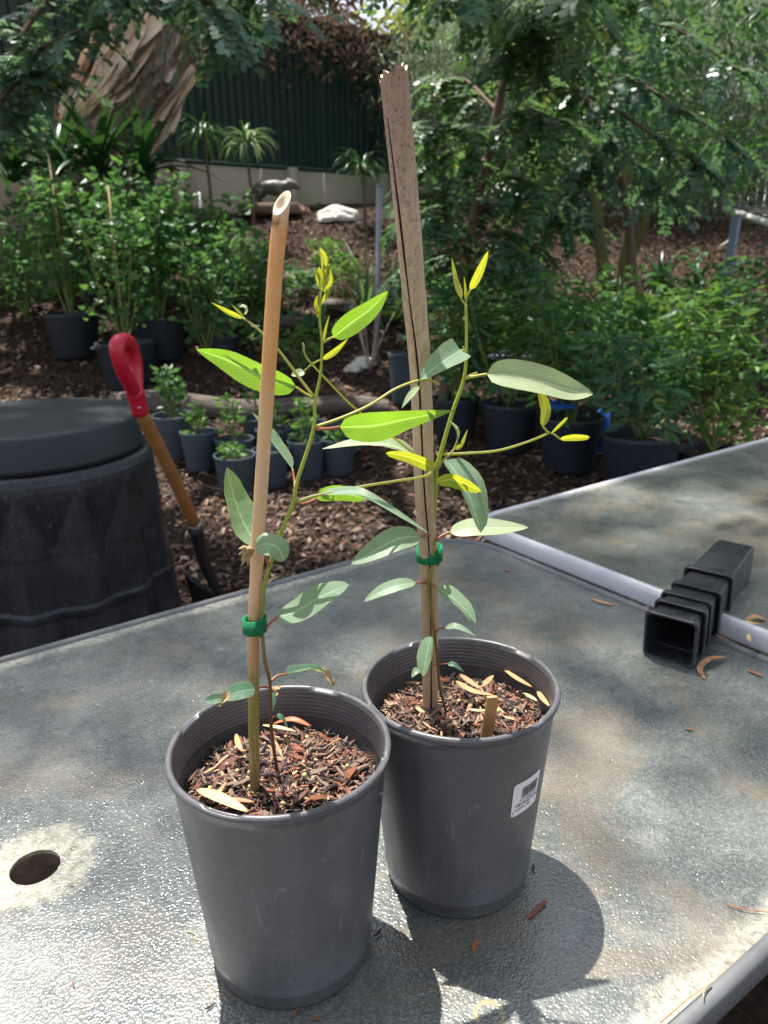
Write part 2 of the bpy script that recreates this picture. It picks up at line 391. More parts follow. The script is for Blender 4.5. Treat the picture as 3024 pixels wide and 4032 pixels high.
def patio_table(label, ext, zt, rad, rimm, prof, hole=None, legs=True):
    dc, ec = (ext[0]+ext[1])/2, (ext[2]+ext[3])/2; hx, hy = (ext[1]-ext[0])/2, (ext[3]-ext[2])/2
    t = thing('patio_table', label, 'table', de2w(dc, ec), TH)
    # glass sheet with optional hole
    outer = rrect(-hx+.012, hx-.012, -hy+.012, hy-.012, rad-.012); no = len(outer)
    import bmesh
    bm = bmesh.new(); th_ = .005
    lo = [bm.verts.new((x, y, zt)) for x, y in outer]; es = [bm.edges.new((lo[i], lo[(i+1) % no])) for i in range(no)]
    if hole:
        hn = 48; lh = [bm.verts.new((hole[0]+.027*math.cos(2*PI*k/hn), hole[1]+.027*math.sin(2*PI*k/hn), zt)) for k in range(hn)]
        es += [bm.edges.new((lh[i], lh[(i+1) % hn])) for i in range(hn)]
    g = bmesh.ops.triangle_fill(bm, edges=es, use_beauty=True)
    fs = [x for x in bm.faces]
    for x in fs:
        if x.normal.z < 0: x.normal_flip()
    ex = bmesh.ops.extrude_face_region(bm, geom=fs)
    vs = [x for x in ex['geom'] if isinstance(x, bmesh.types.BMVert)]
    bmesh.ops.translate(bm, verts=vs, vec=(0, 0, -th_)); bmesh.ops.recalc_face_normals(bm, faces=bm.faces)
    me = bpy.data.meshes.new('glass_top'); bm.to_mesh(me); bm.free(); me.materials.append(M_GLASS); put('glass_top', me, t)
    V, F = [], []; L0 = None
    for (o, z) in prof:
        L = rrect(-hx+o, hx-o, -hy+o, hy-o, max(.004, rad-o)); L0 = len(L); V += [(x, y, zt+z) for x, y in L]
    m = len(prof)
    for j in range(m):
        for k in range(L0): F.append((j*L0+k, j*L0+(k+1) % L0, ((j+1) % m)*L0+(k+1) % L0, ((j+1) % m)*L0+k))
    part('rim', (V, F), rimm, t, world=False)
    for sx in (-1, 1):
        for sy in (-1, 1):
            part('leg', tube([(sx*(hx-.09), sy*(hy-.09), zt-.02), (sx*(hx-.05), sy*(hy-.05), 0.0)], .017, 12), rimm, t, world=False)
    return t
P1 = [(.0165, .0006), (.0155, .0035), (.012, .0065), (.008, .007), (.003, .005), (0, 0), (0, -.024), (.003, -.028), (.013, -.028), (.0165, -.025)]
table1 = patio_table('grey rimmed glass patio table in front with the two potted seedlings', T1, TZ, .15, M_RIM1, P1, HOLE)
P2 = [(.016, .0006), (.013, .004), (.007, .004), (.002, .000), (0, -.008), (0, -.030), (.003, -.036), (.018, -.036), (.02, -.02), (.02, -.0055)]
table2 = patio_table('white rimmed glass patio table standing behind at the right', (1.2005, 3.10, .26, 1.335), TZ+.038, .085, M_RIM2, P2)

# ------------------------------------------------------------------ the two grey pots
RO, HP, RB = .102, .2349, .0769
def rwall(z): return RB + (.0975-RB)*z/HP
def grey_pot(label, cx, cy, slots, rot):
    t = thing('nursery_pot', label, 'plant pot', (cx, cy, TZ), 0)
    pr = [(.004, .004), (RB-.006, .002), (RB-.002, 0), (RB, .003), (rwall(.018), .0185), (rwall(.019)+.0014, .0195), (rwall(.022)+.0016, .021), (rwall(.028)+.001, .028)]
    pr += [(rwall(z)+.001, z) for z in (.06, .10, .14, .18, .205)]
    pr += [(rwall(.218)+.0012, .217), (rwall(.226)+.0012, .2262), (RO-.0012, .2272), (RO-.0002, .2288), (RO, .231), (RO-.0006, .2333), (RO-.0022, .2347), (RO-.0042, .2348), (RO-.0056, .2338), (RO-.0062, .232)]
    z = .2295
    for i in range(7):
        r = rwall(z)-.0012; pr += [(r, z), (r-.0011, z-.0012), (r-.0002, z-.0025)]; z -= .0042
    pr += [(rwall(q)-.0016, q) for q in (.19, .16, .10, .05, .012)] + [(.004, .008)]
    def fn(j, r, zz, a):
        if zz > .2336 and r > .09:
            for s0, s1 in slots:
                if s0 < (math.degrees(a)+360) % 360 < s1: return (r, zz-.0016) if r > RO-.005 else (r, zz-.0045)
        return r, zz + (.0004*math.sin(3*a+rot) if zz > .2 else 0)
    part('pot_body', lathe(pr, 180, (cx, cy, TZ), fn), M_POT, t)
    return t
PA = (-.09834, .61338); PB = (.07589, .71316)
potA = grey_pot('nearer grey plastic pot on the table holding the seedling with the orange cane', *PA, [(60, 78), (238, 259), (150, 168), (335, 349)], 0)
potB = grey_pot('farther grey plastic pot on the table with a white barcode sticker on its side', *PB, [(30, 45), (200, 220), (118, 134), (300, 315)], 1)
def seam(pt, c, a):
    pass
# barcode sticker
M_STK = simple('white_sticker_paper', (.80, .74, .75), .55, .04, 60); M_INK = simple('sticker_ink', (.03, .03, .035), .7, .1, 60)
A0, A1, ZB, ZT = R_(-60.9), R_(-35.5), .1285, .1688
def stk(s, h, off=.0006):        # s, h in 0..1 -> point on the pot wall
    z = ZB+(ZT-ZB)*h; a = A0+(A1-A0)*s; r = rwall(z)+.001+off
    return (PB[0]+r*math.cos(a), PB[1]+r*math.sin(a), TZ+z)
lo = rrect(0, 1, 0, 1, .09, 5); nv = 17; V = []; Fc = []
import bmesh
bm = bmesh.new(); g = [[None]*nv for _ in range(nv)]
for i in range(nv):
    for j in range(nv):
        s_, h_ = i/(nv-1), j/(nv-1)
        # pull the corners in
        cx_, cy_ = min(max(s_, .09), .91), min(max(h_, .09), .91); dx, dy = s_-cx_, h_-cy_; L = max(abs(dx), abs(dy)); Q = math.hypot(dx, dy)
        if Q > 1e-6 and L > 0: k = L/Q; s_, h_ = cx_+dx*k, cy_+dy*k
        g[i][j] = bm.verts.new(Vector(stk(s_, h_))-Vector((PB[0], PB[1], TZ)))
for i in range(nv-1):
    for j in range(nv-1): bm.faces.new((g[i][j], g[i+1][j], g[i+1][j+1], g[i][j+1]))
me = bpy.data.meshes.new('sticker'); bm.to_mesh(me); bm.free(); me.materials.append(M_STK); sticker = put('sticker', me, potB)
V, F = [], []
def quad(s0, s1, h0, h1):
    n = len(V); V.extend([stk(s0, h0, .0009), stk(s1, h0, .0009), stk(s1, h1, .0009), stk(s0, h1, .0009)]); F.append((n, n+1, n+2, n+3))
r_ = random.Random(3); s_ = .30
while s_ < .88:
    wd = r_.choice([.008, .008, .014, .02]); quad(s_, s_+wd, .50 if s_ > .33 else .47, .80); s_ += wd+r_.choice([.008, .008, .012, .018])
quad(.035, .07, .10, .15)
part('barcode', (V, F), M_INK, sticker)
def textmesh(body, s0, h0, sz, asp=1.0):
    cu = bpy.data.curves.new('lettering', 'FONT'); cu.body = body; cu.size = 1; cu.resolution_u = 2
    o = bpy.data.objects.new('lettering', cu); COL.objects.link(o)
    dg = bpy.context.evaluated_depsgraph_get(); m_ = bpy.data.meshes.new_from_object(o.evaluated_get(dg))
    bpy.data.objects.remove(o)
    W_ = (A1-A0)*.093; H_ = ZT-ZB
    for v in m_.vertices:
        p = stk(s0+v.co.x*sz*asp*H_/W_, h0+v.co.y*sz, .0009); v.co = (p[0]-PB[0], p[1]-PB[1], p[2]-TZ)
    m_.materials.clear(); m_.materials.append(M_INK); put('lettering', m_, sticker)
textmesh('0 714269 358', .26, .385, .12, .95)
textmesh('VIBURNUM Dense', .10, .26, .145, .93)
textmesh('Lustre, Alt', .10, .145, .145, .93)

# potting mix with bark chips
def chip_mesh(r, L):
    w_, h = L*r.uniform(.10, .30), L*r.uniform(.06, .16); V = []
    for k in range(4):
        x = -L/2+L*k/3; q = (.55, 1, .95, .45)[k]*r.uniform(.8, 1.2); zz = r.uniform(-.1, .1)*L
        for (a, b) in ((-1, -1), (1, -1), (1, 1), (-1, 1)):
            V.append((x+r.uniform(-.06, .06)*L, a*w_/2*q*r.uniform(.75, 1.15), b*h/2*q*r.uniform(.7, 1.2)+zz))
    F = []
    for k in range(3):
        for i in range(4): F.append((k*4+i, k*4+(i+1) % 4, (k+1)*4+(i+1) % 4, (k+1)*4+i))
    F += [(3, 2, 1, 0), (12, 13, 14, 15)]; return V, F
cr = random.Random(21)
CH = [mesh('bark_chip', *chip_mesh(cr, 1.0), CHIPS[i % 6], smooth=False) for i in range(36)]
def mixz(cx, cy, x, y, hump):
    q = math.hypot(x-cx, y-cy)/.088
    return .186+hump*(1-q*q)+.004*mnoise.noise(Vector((x*40, y*40, cx*9)))
def potting(label, c, hump, seed, light):
    r = random.Random(seed); t = thing('potting_mix', label, 'potting mix', (c[0], c[1], TZ+.18))
    prof = []; V = [(c[0], c[1], TZ+mixz(*c, *c, hump))]; F = []
    for j in range(1, 13):
        for k in range(48):
            q = .0905*j/12; a = 2*PI*k/48; x, y = c[0]+q*math.cos(a), c[1]+q*math.sin(a); V.append((x, y, TZ+mixz(*c, x, y, hump)-.002))
    F = [(0, 1+k, 1+(k+1) % 48) for k in range(48)]
    for j in range(11):
        for k in range(48): F.append((1+j*48+k, 1+(j+1)*48+k, 1+(j+1)*48+(k+1) % 48, 1+j*48+(k+1) % 48))
    part('soil', (V, F), M_SOIL, t)
    wts = [.24, .16, .2, .1+.12*light, .14, .22]
    for i in range(300):
        a = r.uniform(0, 2*PI); q = .086*math.sqrt(r.random()); x, y = c[0]+q*math.cos(a), c[1]+q*math.sin(a)
        k = r.choices(range(6), wts)[0]; me = CH[k+6*r.randrange(6)]; L = r.uniform(.010, .022) if r.random() > .07 else r.uniform(.022, .030)
        o = put('bark_chip', me, t)
        o.location = (x-c[0], y-c[1], mixz(*c, x, y, hump)-.18+r.uniform(.001, .006)); o.rotation_euler = (r.uniform(-.5, .5), r.uniform(-.45, .45), r.uniform(0, 2*PI))
        o.scale = (L, L*r.uniform(.7, 1.1), L*r.uniform(.7, 1.2))
    V, F, MI = [], [], []
    for i in range(2600):
        a = r.uniform(0, 2*PI); q = .089*math.sqrt(r.random()); x, y = c[0]+q*math.cos(a), c[1]+q*math.sin(a)
        v, f = chip_mesh(r, r.uniform(.004, .012)); m_ = Matrix.Translation((x, y, TZ+mixz(*c, x, y, hump)+r.uniform(-.001, .004))) @ Euler((r.uniform(-.6, .6), r.uniform(-.6, .6), r.uniform(0, 6.3))).to_matrix().to_4x4()
        n = len(V); V += [tuple(m_ @ Vector(p)) for p in v]; F += [tuple(b+n for b in q_) for q_ in f]; MI += [r.choices(range(6), wts)[0]]*len(f)
    part('fine_bark', (V, F), CHIPS, t, kind='stuff', smooth=False, mi=MI)
    # pale slow-release beads
    for i in range(14 if light < .5 else 5):
        a = r.uniform(0, 2*PI); q = .07*math.sqrt(r.random()); x, y = c[0]+q*math.cos(a), c[1]+q*math.sin(a); rad = r.uniform(.0016, .0026)
        o = part('bead', lathe([(.05*rad, -rad), (.8*rad, -.6*rad), (rad, 0), (.75*rad, .65*rad), (.05*rad, rad)], 8, (x, y, TZ+mixz(*c, x, y, hump)+.006)), M_BEAD[i % 2], t)
    return t
M_BEAD = [simple('yellow_bead', (.62, .60, .22), .4, .15, 90), simple('pinkish_bead', (.60, .36, .26), .4, .15, 90)]
mixA = potting('dark bark potting mix filling the nearer grey pot', PA, .012, 31, .3)
mixB = potting('reddish bark potting mix filling the farther grey pot', PB, .010, 32, 1.)

# bamboo stakes
def cane(name, label, pts, rad, mat, crack=None, node=(), cut=.0, jag=0, n=40):
    P = spline(pts, 60); t = thing(name, label, 'bamboo stake', P[0]); m = len(P)
    V, F = [], []
    rr = np.interp(np.linspace(0, 1, m), np.linspace(0, 1, len(rad)), rad)
    mm = []
    for i in range(m):
        T = (P[min(i+1, m-1)]-P[max(i-1, 0)]).normalized(); X = (Vector((1, 0, 0))-T*T.x).normalized(); Y = T.cross(X)
        fr = i/(m-1)
        for k in range(n):
            a = 2*PI*k/n
            if crack: a = crack(fr)+({0: 0, 1: .085+.03*math.sin(fr*31), n-1: -.09-.03*math.sin(fr*23+1)}.get(k, 2*PI*k/n))
            r = rr[i]*(1+.018*math.sin(2*a+1)+.006*mnoise.noise(Vector((a*3, fr*14, 2))))
            for (nf, nw) in node:
                r += rr[i]*.15*math.exp(-((fr-nf)/nw)**2) - rr[i]*.09*math.exp(-((fr-nf+.008)/(nw*.4))**2)
            p = P[i]+X*math.cos(a)*r+Y*math.sin(a)*r
            if crack:
                if k == 0 and fr < .955: p = P[i]+X*math.cos(a)*r*.70+Y*math.sin(a)*r*.70
            if i >= m-2:
                p += T*(cut*(math.cos(a-1.0))*rr[i]*1.0 + (jag*rr[i]*(1.5*math.sin(a+2.2)+2.2*mnoise.noise(Vector((math.cos(a)*1.6, math.sin(a)*1.6, 3)))+1.6*mnoise.noise(Vector((math.cos(a)*5, math.sin(a)*5, 8)))+.7*RNG.uniform(-1, 1)) if jag else 0))
            V.append(p)
    for i in range(m-1):
        for k in range(n): F.append((i*n+k, i*n+(k+1) % n, (i+1)*n+(k+1) % n, (i+1)*n+k))
    mi = [0]*len(F)
    if crack:
        for q, f_ in enumerate(F):
            if q % n in (0, n-1) and (q//n)/(m-1) < .95: mi[q] = 1
    part('cane', (V, F), [mat, M_CRACK], t, mi=mi)
    # cut end with its hollow
    top = V[(m-1)*n:]; c = sum((Vector(v) for v in top), Vector())/n; T = (P[-1]-P[-2]).normalized()
    q = [c.lerp(Vector(v), .50) for v in top]; q2 = [x-T*rr[-1]*2.5 for x in q]
    V2 = [Vector(v)+T*.0002 for v in top]+q+q2; F2 = []
    for k in range(n):
        k2 = (k+1) % n; F2 += [(k, k2, n+k2, n+k), (n+k, n+k2, 2*n+k2, 2*n+k)]
    F2.append(tuple(2*n+k for k in range(n)))
    part('cut_end', (V2, F2), M_CUT, t, mi=None)
    return t
def along(pts, ys): return [PY(u, v, y) for (u, v), y in zip(pts, ys)]
_y0 = .597
s1 = [(1000, 3152), (1000, 2900), (999, 2640), (1000, 2458), (1014, 2162), (1036, 1800), (1055, 1503), (1083, 1080), (1110, 800)]
p1 = along(s1, [_y0-.026*i/8 for i in range(9)]); p1[0] = p1[0]-Vector((0, 0, .03))
cane1 = cane('bamboo_stake', 'smooth orange tan bamboo stake in the nearer pot, olive below the tie', p1, [.0044, .0048, .005, .0052, .0053, .0054], M_CANE1, node=((.49, .012),), cut=1.5)
s2 = [(1694, 2795), (1694, 2600), (1690, 2350), (1686, 2178), (1672, 1950), (1658, 1503), (1630, 1160), (1604, 847), (1550, 292)]
p2 = along(s2, [.733-.125*i/8 for i in range(9)]); p2[0] = p2[0]-Vector((0, 0, .03))
cane2 = cane('bamboo_stake', 'tall weathered greyish bamboo stake with a dark split in the farther pot', p2, [.0079, .0082, .0085, .0088, .0092, .0098], M_CANE2, crack=lambda f: -2.45+(1-f)*1.75 if f > .45 else -1.49, node=((.735, .010), (.36, .010)), jag=.24)
sh = thing('dried_node_sheath', 'small dried papery sheath frill on the orange stake', 'dried sheath', PY(982, 2170, .568))
for k in range(9):
    a = k*.7; b = PY(986+6*math.cos(a), 2168+12*math.sin(a), .568); e_ = b+Vector((-.0055+.004*math.cos(a*3), -.003, -.004+.006*math.cos(k*1.3)))
    part('bract', join(tube([b, b.lerp(e_, .5)+Vector((0, -.002, .002)), e_], [.0022, .0018, .0004], 5)), M_CRISP, sh)

# ties
def tie(label, u, v, y, rx, ry, h, rz):
    c = PY(u, v, y); t = thing('plant_tie', label, 'plant tie', c); r = random.Random(int(u)); V, F = [], []; n = 60
    pr = [(0, -.5), (.0, .5), (.0016, .5), (.0016, -.5)]
    turns = 1.12; N = 68
    for i in range(N+1):
        a = 2*PI*turns*i/N-1.9; grow = 1+.10*max(0, (i/N-.85)/.15)
        for (o, z) in pr:
            j = 1+.02*r.uniform(-1, 1)
            x = (rx+o)*math.cos(a)*grow*j; y_ = (ry+o)*math.sin(a)*grow*j
            V.append(c+Vector((x*math.cos(rz)-y_*math.sin(rz), x*math.sin(rz)+y_*math.cos(rz), z*h*(1+.05*r.uniform(-1, 1))+.0008*math.sin(a+1))))
    for i in range(N):
        for k in range(4): F.append((i*4+k, i*4+(k+1) % 4, (i+1)*4+(k+1) % 4, (i+1)*4+k))
    F += [(0, 1, 2, 3), (N*4+3, N*4+2, N*4+1, N*4)]
    part('hook_tape', (V, F), M_TIE, t)
    a = -1.9+2*PI*turns; e0 = c+Vector((rx*1.1*math.cos(a), ry*1.1*math.sin(a), 0)); e1 = e0+Vector((-.0035*math.sin(a), -.0045, -.0005)); V = []
    for p in (e0, e1): V += [p+Vector((0, .0007, -h*.48)), p+Vector((0, .0007, h*.46)), p+Vector((0, -.0007, h*.46)), p+Vector((0, -.0007, -h*.48))]
    part('loose_end', (V, [(0, 1, 5, 4), (1, 2, 6, 5), (2, 3, 7, 6), (3, 0, 4, 7), (4, 5, 6, 7)]), M_TIE, t)
tie('green fabric tie wrapped round the orange stake and its seedling stem', 1003, 2459, .582, .0083, .0072, .0125, .1)
tie('green fabric tie wrapped round the grey split stake and its seedling stem', 1691, 2179, .690, .0108, .0105, .0135, .1)

# wooden marker in pot B
mk = thing('plant_marker', 'short pale wooden marker stick in the farther pot', 'plant marker', PY(1917, 2879, .664))
b0 = PY(1915, 2905, .664); b1 = PY(1940, 2745, .655); ax = (b1-b0).normalized(); sx = Vector((1, 0, .12)); sx = (sx-ax*sx.dot(ax)).normalized(); sy = ax.cross(sx)
Lm = (b1-b0).length; V = []
for d_ in (-.0015, .0015):
    for (x, z) in ((-.0058, 0), (.0058, 0), (.0058, Lm-.004), (.0040, Lm+.0012), (-.0052, Lm)): V.append(b0+sx*x+ax*z+sy*d_)
o = part('stick', (V, [(0, 1, 2, 3, 4), (9, 8, 7, 6, 5)]+[(i, 5+i, 5+(i+1) % 5, (i+1) % 5) for i in range(5)]), simple('marker_wood', (.52, .27, .10), .6, .25, 60, .3, .001), mk, smooth=False)
bevel(o, .0004)

# ------------------------------------------------------------------ seedlings
def leafgeo(pts, wpx, lit=.5, a=.5, b=.95, fold=.18, ns=18, nc=3, wav=.03, curl=0, twist=None, seed=0, maxroll=68):
    """blade along pts (3D) with width wpx measured in photograph pixels"""
    P = spline(pts, ns+1); r = random.Random(seed); tm = (P[-1]-P[0]).normalized(); mid = P[ns//2]
    vw = (CAM-mid).normalized(); s0 = tm.cross(vw).normalized(); n0 = s0.cross(tm).normalized()
    if n0.dot(vw) < 0: n0 = -n0
    best = None
    for k in range(-maxroll, maxroll+1, 2):
        q = R_(k); n_ = n0*math.cos(q)+s0*math.sin(q); d = abs(n_.dot(SUN)-lit)+abs(k)*.0012
        if best is None or d < best[0]: best = (d, q)
    roll0 = best[1]; depth = (mid-CAM).dot(FW); W = wpx*depth/FPX/2/max(.42, abs(math.cos(roll0)))
    pk = a/(a+b); nm = pk**a*(1-pk)**b; V, UV, F = [], [], []
    ph = r.uniform(0, 6)
    for i, p in enumerate(P):
        t = i/ns; T = (P[min(i+1, ns)]-P[max(i-1, 0)]).normalized()
        vv = (CAM-p).normalized(); s = T.cross(vv).normalized(); n = s.cross(T).normalized()
        if n.dot(vv) < 0: n = -n
        q = roll0+(np.interp(t, [x for x, _ in twist], [R_(y) for _, y in twist]) if twist else 0)
        S_ = s*math.cos(q)-n*math.sin(q); N_ = n*math.cos(q)+s*math.sin(q)
        h = W*(max(t, 0)**a*max(1-t, 0)**b)/nm if 0 < t < 1 else W*.012
        for k in range(-nc, nc+1):
            x = k/nc; e = wav*math.sin(11*t+ph+x)*h*abs(x)+.012*h*math.sin(43*t+k)
            off = S_*(h*x*math.cos(fold))+N_*(h*abs(x)*math.sin(fold)+e-curl*h*x*x)
            V.append(p+off); UV.append((.5+x/2, t))
    c = 2*nc+1
    for i in range(ns):
        for k in range(c-1): F.append((i*c+k, i*c+k+1, (i+1)*c+k+1, (i+1)*c+k))
    return V, F, UV
def blade(root, pts, wpx, mat=None, ys=.6, **kw):
    if not hasattr(ys, '__len__'): ys = [ys]*len(pts)
    ys = list(np.interp(np.linspace(0, 1, len(pts)), np.linspace(0, 1, len(ys)), ys))
    v, f, uv = leafgeo(along(pts, ys), wpx, seed=int(pts[0][0]+pts[0][1]), **kw)
    return part('leaf', (v, f), mat or M_LEAF, root, uv=uv)
def twig(root, pts, ys, r0, r1, mat, name='petiole', n=8):
    if not hasattr(ys, '__len__'): ys = [ys]*len(pts)
    ys = list(np.interp(np.linspace(0, 1, len(pts)), np.linspace(0, 1, len(ys)), ys))
    return part(name, tube(along(pts, ys), [r0, r1], n, seg=max(6, len(pts)*4)), mat, root)
# --- seedling in the nearer pot
st1 = [(1096, 3062), (1080, 2960), (1066, 2841), (1063, 2690), (1042, 2600), (1031, 2463), (1033, 2403), (1042, 2300), (1069, 2205), (1112, 2083), (1154, 1981), (1172, 1889), (1232, 1702), (1241, 1581), (1262, 1473), (1268, 1346), (1259, 1262), (1264, 1141)]
Y1 = [.629, .60, .592, .59, .586, .582, .582, .582, .584, .586, .586, .586, .586, .586, .585, .584, .583, .582]
q1 = along(st1, Y1)
sd1 = thing('gum_seedling', 'young gum seedling tied to the orange stake with a bright green drooping tip', 'seedling', q1[0])
part('stem', tube(q1, [.0017, .0016, .0017, .0018, .0017, .0014, .0010, .0008], 10, seg=70), M_STEM1, sd1)
y = .586
blade(sd1, [(1166, 1524), (1030, 1484), (900, 1420), (773, 1376)], 108, M_LBR, [.59, .60], lit=-.55, b=.85, wav=.04)
twig(sd1, [(1234, 1563), (1205, 1550), (1166, 1524)], [y, .59], .0012, .0009, M_PETG)
blade(sd1, [(1338, 1681), (1470, 1676), (1600, 1650), (1794, 1614)], 118, M_LBR, [.575, .57], lit=-.6, b=1.1)
twig(sd1, [(1241, 1690), (1290, 1688), (1338, 1681)], [y, .575], .0013, .001, M_PETR)
blade(sd1, [(1311, 1328), (1385, 1270), (1460, 1215), (1528, 1145)], 88, M_LBR, [.58, .57], lit=-.55, a=.45, b=.8)
twig(sd1, [(1268, 1352), (1290, 1338), (1311, 1328)], [.584, .58], .001, .0009, M_PETG)
blade(sd1, [(1271, 1415), (1320, 1382), (1371, 1333)], 24, M_YNG, [.60, .60], lit=-.5)
blade(sd1, [(1273, 1346), (1284, 1290), (1298, 1238)], 10, M_YNG, [.584, .58], lit=-.3)
# side twig ending left of the stake
twig(sd1, [(1236, 1563), (1180, 1490), (1094, 1376), (1020, 1300), (955, 1250)], [y, .598, .606], .0012, .0008, M_YNG, 'twig')
blade(sd1, [(957, 1252), (900, 1228), (831, 1190)], 20, M_YNG, .606, lit=-.5)
blade(sd1, [(958, 1246), (935, 1222), (910, 1198)], 11, M_YNG, .606, lit=.2)
blade(sd1, [(962, 1240), (968, 1215), (955, 1205), (942, 1212)], 14, M_PALE, .606, lit=.4)
# right-hand branch behind leaf
twig(sd1, [(1241, 1681), (1338, 1648), (1455, 1596), (1560, 1530), (1654, 1497), (1700, 1500), (1730, 1513)], [y, .60, .62, .63], .0013, .0008, M_PETG, 'twig')
blade(sd1, [(1652, 1522), (1615, 1560), (1581, 1608)], 26, M_PALE, [.62, .615], lit=.5)
twig(sd1, [(1662, 1500), (1652, 1522)], .62, .0007, .0006, M_PETG)
# long low branch running right
twig(sd1, [(1154, 1981), (1247, 1951), (1431, 1915), (1560, 1894), (1672, 1875), (1708, 1848), (1745, 1812), (1788, 1768), (1803, 1714), (1790, 1680), (1772, 1660)], [y, .60, .625, .64, .645], .0014, .0007, M_YNG, 'twig')
blade(sd1, [(1712, 1837), (1694, 1834), (1610, 1800), (1519, 1783)], 46, M_YNG, [.64, .63], lit=-.6, a=.35, b=.45)
blade(sd1, [(1718, 1899), (1790, 1890), (1895, 1935)], 56, M_YNG, [.635, .62], lit=-.6, a=.5, b=.6)
twig(sd1, [(1678, 1878), (1698, 1890), (1718, 1899)], .638, .0009, .0007, M_YNG)
blade(sd1, [(1790, 1768), (1815, 1752), (1842, 1690)], 18, M_YNG, .64, lit=-.3)
blade(sd1, [(1803, 1730), (1800, 1690), (1772, 1657)], 12, M_PALE, .64, lit=.3)
# folded leaf, twisted leaf
blade(sd1, [(1247, 1963), (1290, 1945), (1350, 1942), (1440, 1965)], 62, M_LBR, [.60, .60], lit=-.5, a=.5, b=.5, fold=.05)
blade(sd1, [(1262, 1942), (1380, 1938), (1450, 1956), (1560, 2020), (1690, 2101)], 36, M_LEAF, [.595, .58, .57], lit=.75, a=.35, b=.8, fold=.3)
twig(sd1, [(1156, 1985), (1200, 1983), (1247, 1963)], [y, .6], .0013, .001, M_PETR)
blade(sd1, [(1033, 2162), (970, 2080), (925, 1970), (892, 1840)], 128, M_LEAF, [.60, .615], lit=.62, a=.55, b=.75, fold=.1)
twig(sd1, [(1060, 2228), (1050, 2200), (1038, 2165)], [.584, .60], .0012, .001, M_PETR)
blade(sd1, [(1006, 2156), (1050, 2142), (1096, 2160), (1118, 2210)], 96, M_LEAF, [.560, .555], lit=.6, a=.38, b=.45, fold=.28, curl=.25)
twig(sd1, [(1062, 2230), (1045, 2190), (1020, 2160)], [.584, .56], .0011, .0009, M_PETR)
blade(sd1, [(1151, 1846), (1088, 1762), (1040, 1690), (991, 1622)], 46, M_LEAF, [.60, .61], lit=.72, fold=.35)
twig(sd1, [(1160, 1920), (1160, 1892), (1151, 1846)], [y, .60], .001, .0009, M_PETR)
blade(sd1, [(1094, 2428), (1180, 2400), (1270, 2345), (1374, 2302)], 98, M_LEAF, [.57, .56], lit=.66, a=.5, b=.62, fold=.08)
twig(sd1, [(1040, 2484), (1062, 2455), (1094, 2428)], [.582, .57], .0012, .001, M_PETR)
blade(sd1, [(1127, 2653), (1160, 2650), (1232, 2636), (1285, 2650)], 34, M_LDK, [.60, .61], lit=.9, fold=.7, a=.3, b=.8)
blade(sd1, [(1240, 2637), (1280, 2652), (1302, 2680), (1312, 2703)], 26, M_CRISP, [.61, .61], lit=.3, fold=.5, wav=.3, a=.3, b=.4)
twig(sd1, [(1066, 2683), (1090, 2662), (1127, 2653)], [.59, .60], .0012, .0009, M_PETR)
blade(sd1, [(1003, 2712), (940, 2722), (870, 2748)], 66, M_LDK, [.565, .555], lit=.6, a=.35, b=.45, fold=.1)
blade(sd1, [(893, 2748), (850, 2752), (807, 2760)], 40, M_LDK, [.556, .552], lit=.5, a=.5, b=.5, fold=.2)
blade(sd1, [(905, 2722), (880, 2760), (850, 2775)], 30, M_CRISP, [.553, .553], lit=.5, a=.3, b=.3, fold=.5, wav=.4)
twig(sd1, [(1063, 2706), (1040, 2705), (1003, 2712)], [.59, .567], .0012, .0009, M_PETR)
blade(sd1, [(1074, 2795), (1078, 2765), (1094, 2731)], 30, M_LDK, .60, lit=.7, a=.6, b=.3)
blade(sd1, [(1090, 2738), (1093, 2718), (1105, 2704)], 22, M_CRISP, .60, lit=.4, a=.3, b=.3, wav=.4, fold=.4)
blade(sd1, [(1094, 2826), (1112, 2835), (1136, 2868)], 24, M_LDK, [.60, .605], lit=.5)
twig(sd1, [(1070, 2827), (1082, 2822), (1094, 2826)], .60, .0008, .0006, M_PETR)
# drooping apex cluster: each small leaf its own piece
for (pts, wp, lit) in [([(1262, 1245), (1245, 1200), (1252, 1160)], 16, -.4), ([(1254, 1250), (1247, 1230), (1243, 1195)], 12, -.3),
                       ([(1264, 1200), (1280, 1165), (1298, 1130)], 14, -.5), ([(1265, 1150), (1272, 1100), (1268, 1050)], 32, -.3),
                       ([(1262, 1140), (1250, 1090), (1258, 1050)], 16, -.5), ([(1275, 1150), (1302, 1110), (1297, 1055)], 18, -.5),
                       ([(1274, 1090), (1285, 1060), (1300, 1037)], 14, -.4), ([(1268, 1060), (1264, 1010), (1229, 982)], 10, -.2),
                       ([(1285, 1050), (1278, 1010), (1259, 975)], 22, -.5), ([(1260, 1080), (1245, 1075), (1250, 1062)], 10, .3),
                       ([(1282, 1180), (1290, 1160), (1284, 1135)], 14, -.2), ([(1268, 1120), (1280, 1100), (1290, 1075)], 20, -.5)]:
    blade(sd1, pts, wp, M_YNG, [.583, .58], lit=lit, ns=10, nc=2, a=.5, b=.6)
